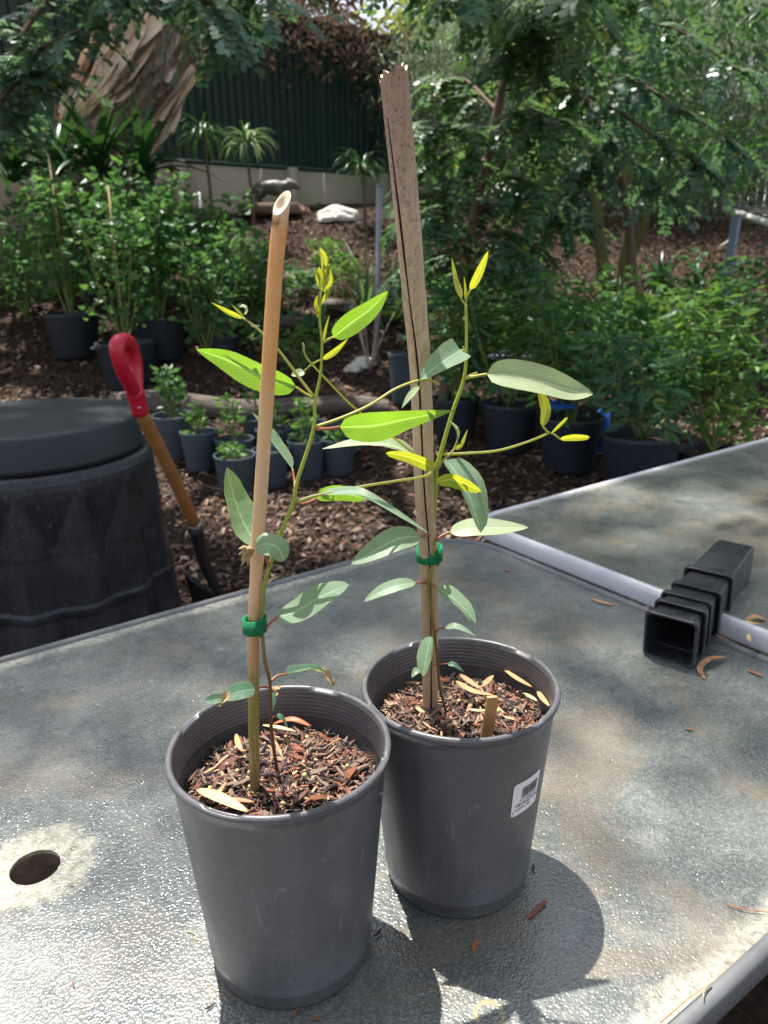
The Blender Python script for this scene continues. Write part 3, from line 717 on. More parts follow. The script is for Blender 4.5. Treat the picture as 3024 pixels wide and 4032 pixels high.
# --- seedling in the farther pot
st2 = [(1757, 2807), (1745, 2760), (1730, 2704), (1724, 2614), (1712, 2505), (1688, 2324), (1697, 2250), (1708, 2162), (1703, 2100), (1709, 1999), (1716, 1890), (1718, 1850), (1735, 1785), (1782, 1623), (1827, 1491), (1836, 1370), (1836, 1262), (1834, 1195)]
Y2 = [.726, .715, .708, .70, .695, .688, .682, .678, .676, .672, .67, .668, .668, .668, .668, .668, .668, .668]
q2 = along(st2, Y2)
sd2 = thing('gum_seedling', 'taller gum seedling tied to the split grey stake with a broad pale leaf at right', 'seedling', q2[0])
part('stem', tube(q2, [.0013, .0013, .0014, .0017, .0024, .0022, .0018, .0013, .0012], 10, seg=70), M_STEM2, sd2)
y = .668
blade(sd2, [(1853, 1140), (1885, 1075), (1922, 988)], 34, M_YNG, [y, .66], lit=-.6, a=.45, b=.7)
twig(sd2, [(1834, 1195), (1840, 1165), (1853, 1140)], y, .0010, .0008, M_YNG)
blade(sd2, [(1815, 1176), (1792, 1110), (1778, 1013)], 27, M_YNG, [y, .675], lit=.15, a=.5, b=.9)
twig(sd2, [(1834, 1198), (1824, 1190), (1815, 1176)], y, .0009, .0007, M_YNG)
blade(sd2, [(1835, 1190), (1832, 1130), (1827, 1086)], 10, M_YNG, y, lit=-.2)
blade(sd2, [(1917, 1473), (2010, 1478), (2130, 1502), (2250, 1540), (2335, 1552)], 122, M_PALE, [.66, .65], lit=.25, a=.42, b=.72, fold=.34)
twig(sd2, [(1829, 1490), (1870, 1482), (1917, 1473)], [y, .66], .0016, .0011, M_PETG)
twig(sd2, [(1832, 1488), (1855, 1476), (1880, 1466)], y, .0011, .0007, M_YNG, 'twig')
# folded triangular leaf in front of the stake
blade(sd2, [(1812, 1378), (1740, 1425), (1655, 1495)], 118, M_LEAF, [.655, .575], lit=.55, a=.14, b=.62, fold=.42, wav=.01)
twig(sd2, [(1834, 1385), (1822, 1380), (1810, 1380)], [y, .655], .001, .0009, M_PETG)
twig(sd2, [(1832, 1380), (1826, 1372), (1822, 1364)], y, .0008, .0006, M_YNG, 'twig')
# right twig
twig(sd2, [(1745, 1789), (1850, 1784), (1962, 1774), (2083, 1738), (2165, 1703)], [y, .66, .655], .0013, .0010, M_YNG, 'twig')
blade(sd2, [(2137, 1678), (2148, 1610), (2122, 1530)], 42, M_YNG, [.655, .66], lit=-.35, a=.45, b=.45, fold=.35)
twig(sd2, [(2160, 1705), (2148, 1692), (2137, 1678)], .655, .0009, .0008, M_YNG)
blade(sd2, [(2205, 1729), (2250, 1722), (2322, 1722)], 26, M_YNG, [.655, .65], lit=-.6, a=.5, b=.35)
twig(sd2, [(2170, 1705), (2185, 1712), (2205, 1729)], .655, .0008, .0007, M_YNG)
blade(sd2, [(2172, 1705), (2200, 1678), (2235, 1643)], 13, M_YNG, .655, lit=-.4, a=.6, b=.4)
# twig crossing left behind the stake with its small leaves
twig(sd2, [(1722, 1850), (1648, 1798), (1522, 1702), (1398, 1608), (1300, 1510), (1228, 1434)], [y, .68, .67, .65, .635], .0012, .0008, M_YNG, 'twig')
twig(sd2, [(1228, 1434), (1205, 1405), (1195, 1375), (1193, 1350)], .635, .0008, .0006, M_YNG, 'twig')
blade(sd2, [(1196, 1385), (1197, 1362), (1191, 1347)], 10, M_PALE, .634, lit=.3)
twig(sd2, [(1228, 1434), (1215, 1445), (1196, 1461)], [.635, .63], .0008, .0006, M_YNG)
blade(sd2, [(1196, 1461), (1175, 1470), (1147, 1478)], 32, M_PALE, [.63, .625], lit=.45, a=.4, b=.6)
twig(sd2, [(1228, 1434), (1250, 1422), (1275, 1412)], .635, .0009, .0006, M_YNG)
blade(sd2, [(1642, 1798), (1560, 1758), (1440, 1742), (1268, 1768)], 46, M_PALE, [.69, .66], lit=.75, a=.45, b=.8, fold=.25)
# mature leaves
blade(sd2, [(1757, 1812), (1800, 1870), (1850, 1960), (1893, 2098)], 104, M_LEAF, [.655, .63], lit=.50, a=.45, b=.5, fold=.38)
twig(sd2, [(1722, 1850), (1738, 1820), (1757, 1812)], [y, .655], .0012, .001, M_PETG)
blade(sd2, [(1772, 2095), (1860, 2078), (1960, 2076), (2080, 2077)], 72, M_PALE, [.68, .685], lit=.62, a=.5, b=.75, fold=.12)
twig(sd2, [(1716, 2130), (1740, 2110), (1772, 2095)], [.676, .68], .0016, .0011, M_PETR)
blade(sd2, [(1655, 2112), (1570, 2120), (1480, 2165), (1383, 2222)], 96, M_LEAF, [.655, .63], lit=.6, a=.48, b=.72, fold=.1)
twig(sd2, [(1700, 2108), (1680, 2108), (1655, 2112)], [.676, .655], .0014, .0011, M_PETR)
blade(sd2, [(1636, 2294), (1570, 2304), (1500, 2330), (1434, 2368)], 50, M_LEAF, [.68, .665], lit=.72, a=.5, b=.7)
twig(sd2, [(1688, 2300), (1660, 2294), (1636, 2294)], [.688, .68], .0012, .0009, M_PETR)
blade(sd2, [(1718, 2318), (1770, 2345), (1825, 2395), (1874, 2456)], 62, M_LEAF, [.675, .66], lit=.62, a=.5, b=.62)
twig(sd2, [(1690, 2304), (1705, 2305), (1718, 2318)], [.688, .676], .0012, .0009, M_PETR)
blade(sd2, [(1754, 2472), (1790, 2466), (1830, 2480), (1874, 2506)], 24, M_LEAF, [.69, .68], lit=.8)
twig(sd2, [(1714, 2490), (1730, 2476), (1754, 2472)], [.695, .69], .0011, .0008, M_PETR)
blade(sd2, [(1698, 2505), (1682, 2570), (1665, 2662)], 60, M_LEAF, [.68, .665], lit=.6, a=.5, b=.5)
blade(sd2, [(1651, 2633), (1636, 2645), (1621, 2668)], 28, M_LEAF, [.70, .69], lit=.7)
blade(sd2, [(1764, 2614), (1790, 2618), (1826, 2645)], 20, M_LDK, [.705, .70], lit=.6)
twig(sd2, [(1724, 2618), (1745, 2614), (1764, 2614)], [.70, .705], .0008, .0006, M_PETR)
twig(sd2, [(1726, 2620), (1700, 2618), (1651, 2633)], [.70, .70], .0008, .0006, M_PETR)

# fallen leaves and litter
def litter(name, label, cat, pts3, wd, mat, fold=.3, a=.5, b=.6, group=None):
    wd *= .78; P = spline(pts3, 13); V, F = [], []
    for i, p in enumerate(P):
        t = i/12; T = (P[min(i+1, 12)]-P[max(i-1, 0)]).normalized(); s = T.cross(Vector((0, 0, 1))).normalized(); h = wd/2*(max(t, .02)**a*max(1-t, .02)**b)/(.5**(a+b))
        for x in (-1, -.5, 0, .5, 1): V.append(p+s*h*x+Vector((0, 0, 1))*h*abs(x)*fold)
    for i in range(12):
        for k in range(4): F.append((i*5+k, i*5+k+1, (i+1)*5+k+1, (i+1)*5+k))
    loc = P[0]; o = put(name, mesh(name, [v-loc for v in V], F, mat)); o.location = loc
    m = o.modifiers.new('thickness', 'SOLIDIFY'); m.thickness = .0004
    return setp(o, label, cat, group)
def onz(pts, z): return [PZ(u, v, TZ+zz) for (u, v), zz in zip(pts, z if hasattr(z, '__len__') else [z]*len(pts))]
LL = 'fallen_leaf'
litter(LL, 'long yellow fallen leaf at the front rim of the nearer pot', 'fallen leaf', onz([(780, 3108), (860, 3140), (975, 3195)], [.203, .209, .205]), .015, M_DRYY, .2)
litter(LL, 'orange curved fallen leaf at the back wall of the nearer pot', 'fallen leaf', onz([(1078, 2850), (1150, 2836), (1225, 2860)], [.204, .211, .206]), .010, M_DRYR, .5)
litter(LL, 'thin yellow fallen leaf lying behind the stem in the nearer pot', 'fallen leaf', onz([(1035, 2855), (1100, 2865), (1165, 2880)], [.206, .209, .206]), .006, M_DRYY)
litter(LL, 'orange fallen leaf standing left of the stake in the nearer pot', 'fallen leaf', onz([(930, 2890), (938, 2930), (955, 2960)], [.205, .209, .206]), .007, M_DRYL)
litter(LL, 'narrow red brown fallen leaf at the foot of the orange stake', 'fallen leaf', onz([(855, 3150), (930, 3150), (1000, 3158)], .206), .007, M_DRYR)
litter(LL, 'upper pale arm of the crossed orange leaves in the farther pot', 'fallen leaf', onz([(1812, 2655), (1850, 2685), (1890, 2712)], [.207, .209, .207]), .009, M_DRYL)
litter(LL, 'long lower arm of the crossed orange leaves in the farther pot', 'fallen leaf', onz([(1797, 2682), (1860, 2722), (1945, 2738)], [.210, .214, .210]), .010, M_DRYL)
litter(LL, 'short curled orange leaf leaning over the crossed leaves in the farther pot', 'fallen leaf', onz([(1888, 2712), (1915, 2690), (1942, 2660)], [.210, .216, .214]), .008, M_DRYL, .6)
litter(LL, 'straight orange leaf near the back wall of the farther pot', 'fallen leaf', onz([(1988, 2638), (2040, 2675), (2095, 2705)], [.206, .209, .206]), .008, M_DRYL)
litter(LL, 'orange leaf resting against the right wall of the farther pot', 'fallen leaf', onz([(2118, 2722), (2135, 2750), (2162, 2780)], [.206, .209, .210]), .008, M_DRYL)
litter(LL, 'small yellow leaf before the right wall of the farther pot', 'fallen leaf', onz([(2065, 2730), (2090, 2745), (2115, 2760)], .205), .006, M_DRYY)
litter(LL, 'thin yellow leaf lying left of the wooden marker', 'fallen leaf', onz([(1845, 2792), (1880, 2798), (1915, 2796)], .204), .005, M_DRYY)
litter(LL, 'curled tan leaf beside the open black tube pot on the table', 'fallen leaf', onz([(2860, 2587), (2790, 2598), (2755, 2635), (2775, 2672)], [.006, .012, .004, .003]), .013, M_DRYL, .5)
litter(LL, 'orange leaf lying below the white table rim', 'fallen leaf', onz([(2330, 2358), (2370, 2372), (2415, 2382)], .002), .010, M_DRYL)
litter(LL, 'small rust leaf under the white rim by the split stake', 'fallen leaf', onz([(1985, 2243), (1995, 2245), (2006, 2244)], .002), .010, M_DRYR)
litter(LL, 'tiny orange curl in the shadow of the farther pot', 'fallen leaf', onz([(1865, 3745), (1870, 3720), (1885, 3702)], .002), .006, M_DRYR)
litter('bark_strip', 'dark brown bark strip in the pot shadow on the table', 'bark strip', onz([(2080, 3612), (2115, 3580), (2150, 3546)], .003), .006, CHIPS[1], .2, .15, .15)
litter('bark_strip', 'small reddish bark strip at the right edge of the table', 'bark strip', onz([(2945, 2638), (2975, 2650), (3002, 2662)], .003), .008, CHIPS[1], .2, .15, .15)
litter('bark_strip', 'little brown bark bit right of the farther pot', 'bark strip', onz([(2698, 2866), (2712, 2869), (2726, 2872)], .003), .006, CHIPS[1], .2, .15, .15)
def strand(label, pts, z, r, mat, cat='twig', name='fallen_twig'):
    P = onz(pts, z); vf = tube([p-P[0] for p in P], [r, r*.5], 6, seg=16); o = put(name, mesh(name, *vf, mat)); o.location = P[0]; return setp(o, label, cat)
strand('thin reddish twig lying near the right edge of the table', [(2862, 3558), (2930, 3580), (3024, 3592)], .003, .0008, M_DRYR)
strand('long thin twig lying along the near rim of the table', [(2600, 4025), (2700, 3940), (2800, 3868)], .011, .0009, M_DRYL)
strand('short pale stalk poking over the near table rim', [(2800, 3868), (2775, 3890), (2768, 3928)], [.011, .013, .012], .0010, M_DRYY)
strand('fine curved thread of grass left of the near pot', [(735, 3665), (765, 3675), (778, 3700)], .002, .0006, M_DRYY)
for (u, v, l) in [(1160, 3985, 'dark chip at the foot of the nearer pot'), (830, 3960, 'rust crumb left of the nearer pot foot'), (1244, 4010, 'black crumb on the table below the nearer pot'), (1490, 3672, 'black crumb between the two pots'), (2100, 3414, 'black crumb right of the farther pot'), (288, 3875, 'tiny red crumb on the bare table at left'), (1720, 2540, None)]:
    if l:
        v_, f_ = chip_mesh(random.Random(u), .011 if u != 288 else .006); p = PZ(u, v, TZ+.003); o = put('bark_crumb', mesh('bark_crumb', v_, f_, CHIPS[(u//7) % 2], smooth=False)); o.location = p; o.rotation_euler = (0, 0, u); setp(o, l, 'bark crumb')

# ------------------------------------------------------------------ nested square tube pots
def tube_pot(label, o, ax, L, wm, wb):
    t = thing('square_tube_pot', label, 'plant pot', o, 0, 'nested black square tube pots')
    ax = ax.normalized(); sx = Vector((ax.y, -ax.x, 0)).normalized(); sy = sx.cross(ax).normalized()
    if sy.z < 0: sy = -sy
    def loop(h, d, r=.008, lift=0):
        return [o + ax*d + sx*x + sy*(yy+wm/2) for x, yy in rrect(-h, h, -h, h, min(r, h*.9), 3)]
    prof = [(wm/2-.0022, .0005), (wm/2, 0), (wm/2+.0006, .002), (wm/2+.0004, .0115), (wm/2-.001, .0125), (wm/2-.0045, .013), (wm/2-.0048, .018), (wb/2, L-.004), (wb/2-.004, L), (.002, L)]
    inn = [(.002, L-.003), (wb/2-.002, L-.003), (wm/2-.0045, .012), (wm/2-.0035, .001)]
    V, F = [], []; prof = inn + prof
    for h, d in prof: V += loop(h, d)
    n = 16
    for j in range(len(prof)-1):
        for k in range(n): F.append((j*n+k, j*n+(k+1) % n, (j+1)*n+(k+1) % n, (j+1)*n+k))
    part('pot_shell', (V, F), M_BLK, t, smooth=False)
    return t
o0 = PZ(2628, 2606, TZ+.0005); axp = Vector((math.cos(R_(51)), math.sin(R_(51)), .085)).normalized()
for off, lb in ((0, 'frontmost black square tube pot with its open mouth facing the camera'), (.038, 'second black square tube pot behind the open mouth'), (.074, 'middle black square tube pot of the nested row'),
                (.112, 'fourth black square tube pot of the nested row'), (.180, 'rearmost black square tube pot with its long shiny body exposed')):
    jig = {0: (0, 0), .038: (.001, .003), .074: (-.002, .002), .112: (.002, .003), .180: (0, .004)}[off]
    tube_pot(lb, o0+axp*off+Vector((jig[0], 0, jig[1])), axp, .165, .085, .069)

# ------------------------------------------------------------------ compost bin
M_BIN = pot_mat('black_bin_plastic', (.013, .014, .018), .38)
zl = .90; lc = PZ(112, 1638, zl); RL = .325*1.0
RLv = 415/FPX*((lc-CAM).dot(FW)); bc = (lc.x, lc.y, 0)
bn = thing('compost_bin', 'big black round compost bin with faceted sides and a flat lid', 'compost bin', bc)
def binf(j, r, z, a):
    q = (a*14/PI/2) % 1; u = abs(2*q-1)
    k = max(0, min(1-u, (.735-z)/.16))
    return r*(1-.075*k), z
rb = RLv
bp = [(rb*1.27, 0), (rb*1.25, .10), (rb*1.225, .22), (rb*1.19, .365), (rb*1.20, .375), (rb*1.20, .39), (rb*1.175, .40), (rb*1.155, .50), (rb*1.14, .55)]+[(rb*(1.14-.035*(i/16)), .55+.01*i+.013) for i in range(17)]+[ (rb*1.10, .745), (rb*1.095, .765), (rb*1.07, .783), (rb*1.04, .79), (rb*.98, .79), (rb*.95, .76)]
part('bin_body', lathe(bp, 256, bc, binf), M_BIN, bn, smooth=False)
lp = [(rb*.95, .78), (rb*1.005, .795), (rb*1.02, .80), (rb*1.02, .81), (rb*1.005, .825), (rb*1.0, zl-.012), (rb*.985, zl-.004), (rb*.96, zl), (rb*.90, zl+.001), (rb*.5, zl+.005), (.002, zl+.006)]
part('lid', lathe(lp, 96, bc), simple('bin_lid_plastic', (.020, .022, .028), .48, .25, 60, .5, .003), bn)

# ------------------------------------------------------------------ spade leaning on the bin
M_RED = simple('red_grip_plastic', (.52, .012, .035), .32, .12, 30, .1, .001); M_SHAFT = simple('varnished_shaft', (.33, .145, .045), .35, .3, 18, .1, .002)
hb = PY(548, 1605, 1.98); gt = PY(482, 1345, 1.93); lo_ = PY(768, 2065, 2.28); bl = PY(838, 2290, 2.44); tip = PY(900, 2385, 2.50)
sd = thing('spade', 'spade with red grip and wooden shaft leaning against the compost bin', 'spade', tip)
shd = (lo_-hb).normalized(); side = shd.cross((CAM-hb).normalized()).normalized()
ctr = hb.lerp(gt, .5)
up_ = (gt-hb)
# D grip, seen at an angle: loop in the plane of up_ and a turned side vector
sv = (side*.36+(CAM-hb).normalized()*.93).normalized(); hw = .047
lp_ = [hb+up_*.22, hb+up_*.42+sv*hw*.55, hb+up_*.66+sv*hw, hb+up_*.90+sv*hw, hb+up_*1.0+sv*hw*.5, hb+up_*1.0-sv*hw*.5, hb+up_*.90-sv*hw, hb+up_*.66-sv*hw, hb+up_*.42-sv*hw*.55, hb+up_*.22]
part('grip', join(tube(lp_, [.018, .018, .018, .019, .019, .018, .018, .018], 14, seg=50)), M_RED, sd)
part('grip_socket', tube([hb-up_*.10, hb+up_*.08, hb+up_*.24, hb+up_*.33], [.0205, .0205, .024, .018], 18, seg=10), M_RED, sd)
part('rivet', lathe([(.001, .003), (.004, .002), (.005, 0)], 10, hb+(CAM-hb).normalized()*.021), simple('steel_rivet', (.7, .7, .72), .3, .1, metal=1), sd)
part('shaft', tube([hb-up_*.02, hb.lerp(lo_, .5)+Vector((.004, 0, -.004)), lo_], .0185, 16, seg=14), M_SHAFT, sd)
part('ferrule', tube([lo_-shd*.01, lo_+shd*.015], .0195, 16), simple('dull_steel', (.45, .45, .47), .35, .2, metal=.8), sd)
part('socket', tube([lo_+shd*.012, lo_.lerp(bl, .5)+Vector((-.008, 0, 0)), bl, tip], [.021, .020, .018, .012], 14, seg=14), simple('black_spade_paint', (.02, .02, .022), .35, .2), sd)
wv_ = (shd.cross(Vector((0, 1, 0)))).normalized()
q = [bl+Vector((-.10, .02, .03)), bl+Vector((-.07, .0, .0)), tip, tip+Vector((.07, .04, -.10)), tip+Vector((.0, .08, -.19)), tip+Vector((-.12, .05, -.12))]
V = [tuple(p) for p in q]+[tuple(p+Vector((.003, .004, 0))) for p in q]; nq = len(q)
part('blade', (V, [tuple(range(nq)), tuple(range(2*nq-1, nq-1, -1))]+[(i, nq+i, nq+(i+1) % nq, (i+1) % nq) for i in range(nq)]), bpy.data.materials['black_spade_paint'], sd, smooth=False)
lA, lB = hb.lerp(lo_, .62)-side*.0-Vector((.021, 0, 0)), hb.lerp(lo_, .90)-Vector((.021, 0, 0))
part('paper_label', tube([lA, lB], [.004, .004], 6, ell=.3), M_STK, sd)

# ------------------------------------------------------------------ background nursery pots
def pot_template(name, mat, handles=False):
    t = thing(name, 'x', 'plant pot')
    pr = [(.01, .02), (.72, .02), (.74, 0), (.76, .02), (.97, 1.52), (.99, 1.55), (1.0, 1.60), (1.0, 1.66), (.985, 1.68), (.955, 1.68), (.945, 1.62), (.93, 1.50), (.90, 1.3)]
    part('pot_body', lathe(pr, 40, (0, 0, 0)), mat, t, world=False)
    part('soil', lathe([(.91, 1.40), (.6, 1.44), (.3, 1.45), (.01, 1.46)], 20, (0, 0, 0)), simple(name+'_soil', (.09, .055, .038), .95, .5, 14, .8, .05), t, world=False)
    if handles:
        for s in (-1, 1): part('handle', tube([(s*.97, -.25, 1.58), (s*1.2, -.12, 1.55), (s*1.2, .12, 1.55), (s*.97, .25, 1.58)], .045, 8, seg=9), mat, t, world=False)
    return t
tpl = {}
def bgpot(u, v, wpx, kind, label, group='nursery pots on the mulch', hs=1.0, ang=0, y=None, dz=0):
    key = kind
    p = PG(u, v) if y is None else PY(u, v, y)
    if y is not None: p = Vector((p.x, y, gz(p.x, y)+dz))
    dep = (p-CAM).dot(FW); R = wpx/2*dep/FPX; p = p+Vector((0, R*.8, 0)); p.z = gz(p.x, p.y)+dz-.005
    if key not in tpl:
        t = pot_template('nursery_pot', {'slate': M_POTG, 'black': M_POTD, 'handled': M_POTD, 'grey': M_POT}[kind], kind == 'handled'); tpl[key] = t
    else: t = copy_tree(tpl[key])
    t.location = p; t.scale = (R, R, R*hs); t.rotation_euler = (RNG.uniform(-.03, .03), RNG.uniform(-.03, .03), ang)
    setp(t, label, 'plant pot', group)
    return p, R, p.z+1.44*R*hs
D = 1.8228
SP = {}
for k, (u, v, w_, lb, hs) in {
    'a': (376, 1001, 92, 'slate pot nearest the spade shaft, first of the front row of small pots', 1.2), 'b': (430, 1029, 84, 'slate pot second from the spade with a bushy green seedling', 1.2),
    'c': (506, 1082, 90, 'slate pot standing foremost of the small pots', 1.2), 'e': (583, 1061, 81, 'slate pot mostly hidden behind the orange stake', 1.2),
    'f': (662, 1046, 84, 'slate pot between the orange stake and the labelled pot', 1.2), 'g': (731, 1037, 78, 'rightmost small slate pot with a little white label', 1.2)}.items():
    SP[k] = bgpot(u*D, v*D, w_*D, 'slate', lb, 'small slate nursery pots in a cluster', hs)
for k, (u, v, w_, lb) in {'d': (505, 1040, 86, 'small slate pot just behind the foremost one'), 'h': (592, 1012, 80, 'slate pot in the second row behind the orange stake'), 'i': (664, 1000, 82, 'slate pot in the back row above the labelled pot'),
                          'j': (725, 995, 70, 'slate pot at the right end of the back row'), 'k': (560, 985, 78, 'slate pot in the back row by the log')}.items():
    SP[k] = bgpot(u*D, v*D, w_*D, 'slate', lb, 'small slate nursery pots in a cluster', 1.1)
SP['A'] = bgpot(152*D, 797*D, 116*D, 'handled', 'black handled pot at the far left holding a staked leafy sapling', 'large black handled pots', .95, .2)
SP['B'] = bgpot(268*D, 858*D, 130*D, 'handled', 'black handled pot behind the red spade grip', 'large black handled pots', .9, .9)
SP['C'] = bgpot(345*D, 800*D, 110*D, 'black', 'black pot hidden under leaves right of the handled pots', 'large black nursery pots', .95)
SP['D'] = bgpot(480*D, 800*D, 70*D, 'black', 'small black pot behind the log left of the orange stake', 'large black nursery pots', .95)
SP['R1'] = bgpot(986*D, 966*D, 108*D, 'black', 'black pot directly right of the split stake', 'large black pots on the right', 1.0)
SP['R2'] = bgpot(1104*D, 994*D, 124*D, 'black', 'black pot under the big pale leaf', 'large black pots on the right', 1.0)
SP['R3'] = bgpot(1238*D, 1037*D, 140*D, 'black', 'black pot beside the blue plastic', 'large black pots on the right', 1.0)
SP['R4'] = bgpot(1398*D, 1100*D, 172*D, 'black', 'widest black pot half hidden by the second table', 'large black pots on the right', 1.0)
SP['R5'] = bgpot(1545*D, 1085*D, 140*D, 'black', 'black pot at the far right beyond the second table', 'large black pots on the right', .85)
def sqpot(u, v, wpx, label, hs=1.7, mat=None):
    p = PG(u, v); dep = (p-CAM).dot(FW); w2 = wpx/2*dep/FPX; t = thing('square_planter', label, 'planter', p, .12)
    V, F = [], []; pr = [(w2*.8, 0), (w2*.97, w2*2*hs*.93), (w2*1.02, w2*2*hs*.935), (w2*1.02, w2*2*hs), (w2*.95, w2*2*hs), (w2*.93, w2*2*hs*.9), (.002, w2*2*hs*.9)]
    for h, z in pr: V += [(x, y, z) for x, y in rrect(-h, h, -h, h, min(.02, h*.5), 3)]
    for j in range(len(pr)-1):
        for k in range(16): F.append((j*16+k, j*16+(k+1) % 16, (j+1)*16+(k+1) % 16, (j+1)*16+k))
    part('planter_body', (V, F), mat or M_POTG, t, world=False, smooth=False)
sqpot(872*D, 868*D, 62*D, 'tall square slate planter behind the split stake'); sqpot(905*D, 860*D, 60*D, 'square slate planter right of the split stake', 1.5)
sqpot(1100*D, 845*D, 90*D, 'pale grey square planter among the leaves at right', .9, simple('pale_planter', (.20, .25, .30), .5, .2, 20))

# ------------------------------------------------------------------ leaf clouds
def cloud(name, pos, direc, L, asp, mat, parent=None, seed=1, fold=.35, droop=.0, label=None, kind='stuff', flat=0):
    r = np.random.default_rng(seed); n = len(pos); pos = np.asarray(pos, float)
    d = np.asarray(direc, float)+r.normal(0, .35, (n, 3)); d[:, 2] -= droop; d /= np.linalg.norm(d, axis=1)[:, None]+1e-9
    rv = r.normal(0, 1, (n, 3))*(1-flat)+np.array([0, 0, 1.])*flat*2; s = np.cross(d, rv); s /= np.linalg.norm(s, axis=1)[:, None]+1e-9
    nn = np.cross(s, d); l = (L*(.55+.75*r.random(n)))[:, None]; w_ = l*asp/2
    a = pos; b = pos+d*l; q1 = pos+d*l*.30; q2 = pos+d*l*.68-nn*l*.03; up = nn*w_*fold
    v = np.stack([a, q1+s*w_+up, q2+s*w_*.72+up, b-nn*l*.10, q2-s*w_*.72+up, q1-s*w_+up], 1).reshape(-1, 3)
    base = (np.arange(n)*6)[:, None]
    f = np.concatenate([base+np.array([[0, 1, 2, 3]]), base+np.array([[0, 3, 4, 5]])], 0)
    rn = np.tile(r.random(n), 2)
    return part(name, (v, f), mat, parent, kind=kind, label=label, smooth=False, rnd=rn)
F_GRN = foliage('leafy_green', [(0, (.035, .10, .04)), (.5, (.065, .165, .06)), (.85, (.11, .24, .08)), (1, (.22, .36, .09))], (.22, .48, .07), .35)
F_LIME = foliage('fresh_lance_green', [(0, (.035, .10, .03)), (.5, (.075, .19, .045)), (.9, (.14, .28, .06)), (1, (.30, .36, .06))], (.3, .55, .06), .35)
F_LIME2 = foliage('bluish_lance_green', [(0, (.03, .09, .05)), (.5, (.06, .16, .08)), (.93, (.11, .23, .09)), (1, (.38, .40, .06))], (.22, .45, .08), .35)
F_BLUE = foliage('blue_green_leaflet', [(0, (.04, .09, .06)), (.6, (.075, .15, .10)), (.97, (.11, .20, .13)), (1, (.4, .36, .05))], (.22, .42, .13), .34, .36)
F_DKB = foliage('dark_leaflet', [(0, (.035, .09, .045)), (.6, (.07, .155, .075)), (.97, (.12, .22, .10)), (1, (.45, .38, .05))], (.25, .45, .10), .36, .4)
F_DARK = foliage('dark_strap_green', [(0, (.012, .045, .02)), (1, (.035, .10, .035))], (.12, .3, .03), .18, .32)
F_BAM = foliage('bamboo_green', [(0, (.09, .14, .105)), (.6, (.20, .27, .20)), (1, (.42, .48, .38))], (.45, .6, .25), .4, .3)
F_CAN = foliage('canopy_green', [(0, (.02, .06, .03)), (.7, (.05, .12, .05)), (1, (.12, .20, .05))], (.25, .4, .06), .3)
F_YEL = foliage('sunlit_yellow_green', [(0, (.10, .16, .03)), (.6, (.2, .26, .05)), (1, (.5, .42, .06))], (.6, .7, .08), .5)
F_DRY = foliage('dry_brown_leaf', [(0, (.07, .045, .035)), (.7, (.17, .11, .08)), (1, (.34, .24, .17))], (.4, .25, .12), .25, .8)
F_PALE = foliage('pale_glossy_blade', [(0, (.14, .22, .09)), (.6, (.3, .38, .2)), (1, (.5, .56, .36))], (.4, .6, .2), .35, .25)
M_WOODY = simple('sapling_stem', (.17, .13, .07), .7, .3, 30, .3, .01); M_GRSTEM = simple('green_sapling_stem', (.16, .22, .06), .6, .3, 30)
M_CANEB = simple('garden_cane', (.50, .36, .20), .6, .25, 20)

def sapling(label, base, H, spread, nst, nleaf, L, asp, mat, seed, lean=(0, 0), droop=.2, stake=False, group=None, dens=1.0, low=.12, smat=None):
    r = random.Random(seed); t = thing('sapling', label, 'sapling', base, 0, group); pos, dr = [], []; tubes = []
    for k in range(nst):
        a = 2*PI*k/nst+r.uniform(-.5, .5); out = spread*r.uniform(.25, 1)*(.35 if k == 0 else 1); h = H*r.uniform(.62, 1)*(1 if k else 1)
        e = base+Vector((math.cos(a)*out+lean[0], math.sin(a)*out*.8+lean[1], h))
        P = spline([base+Vector((r.uniform(-.02, .02), r.uniform(-.02, .02), 0)), base.lerp(e, .35)+Vector((math.cos(a), math.sin(a), 0))*out*.15, base.lerp(e, .7)+Vector((math.cos(a), math.sin(a), 0))*out*.1, e], 14)
        tubes.append(tube(P, [.005+.003*H, .0015], 5))
        nl = int(nleaf/nst)
        for i in range(nl):
            f = low+(1-low)*r.random()**.8; p = P[min(13, int(f*13))].lerp(P[min(13, int(f*13)+1)], (f*13) % 1)
            b = r.uniform(0, 6.28); rr = spread*.5*r.random()**.6*(1.05-f*.6); dv = Vector((math.cos(b), math.sin(b), r.uniform(-.2, .5)))
            pos.append(p+dv*rr); dr.append(dv+Vector((0, 0, .1)))
            if i % 7 == 0: tubes.append(tube([p, p+dv*rr], [.002, .001], 3, caps=False))
    part('stem', join(*tubes), smat or M_GRSTEM, t)
    cloud('foliage', [tuple(p) for p in pos], [tuple(d) for d in dr], L, asp, mat, t, seed, droop=droop)
    if stake:
        o = thing('garden_cane', 'thin pale garden cane tied beside '+stake, 'cane', base)
        part('cane', tube([base, base+Vector((lean[0]*.3, 0, H*.86))], .006, 7), M_CANEB, o)
    return t
def inpot(k, dz=0): p, R, z = SP[k]; return Vector((p.x, p.y, z))
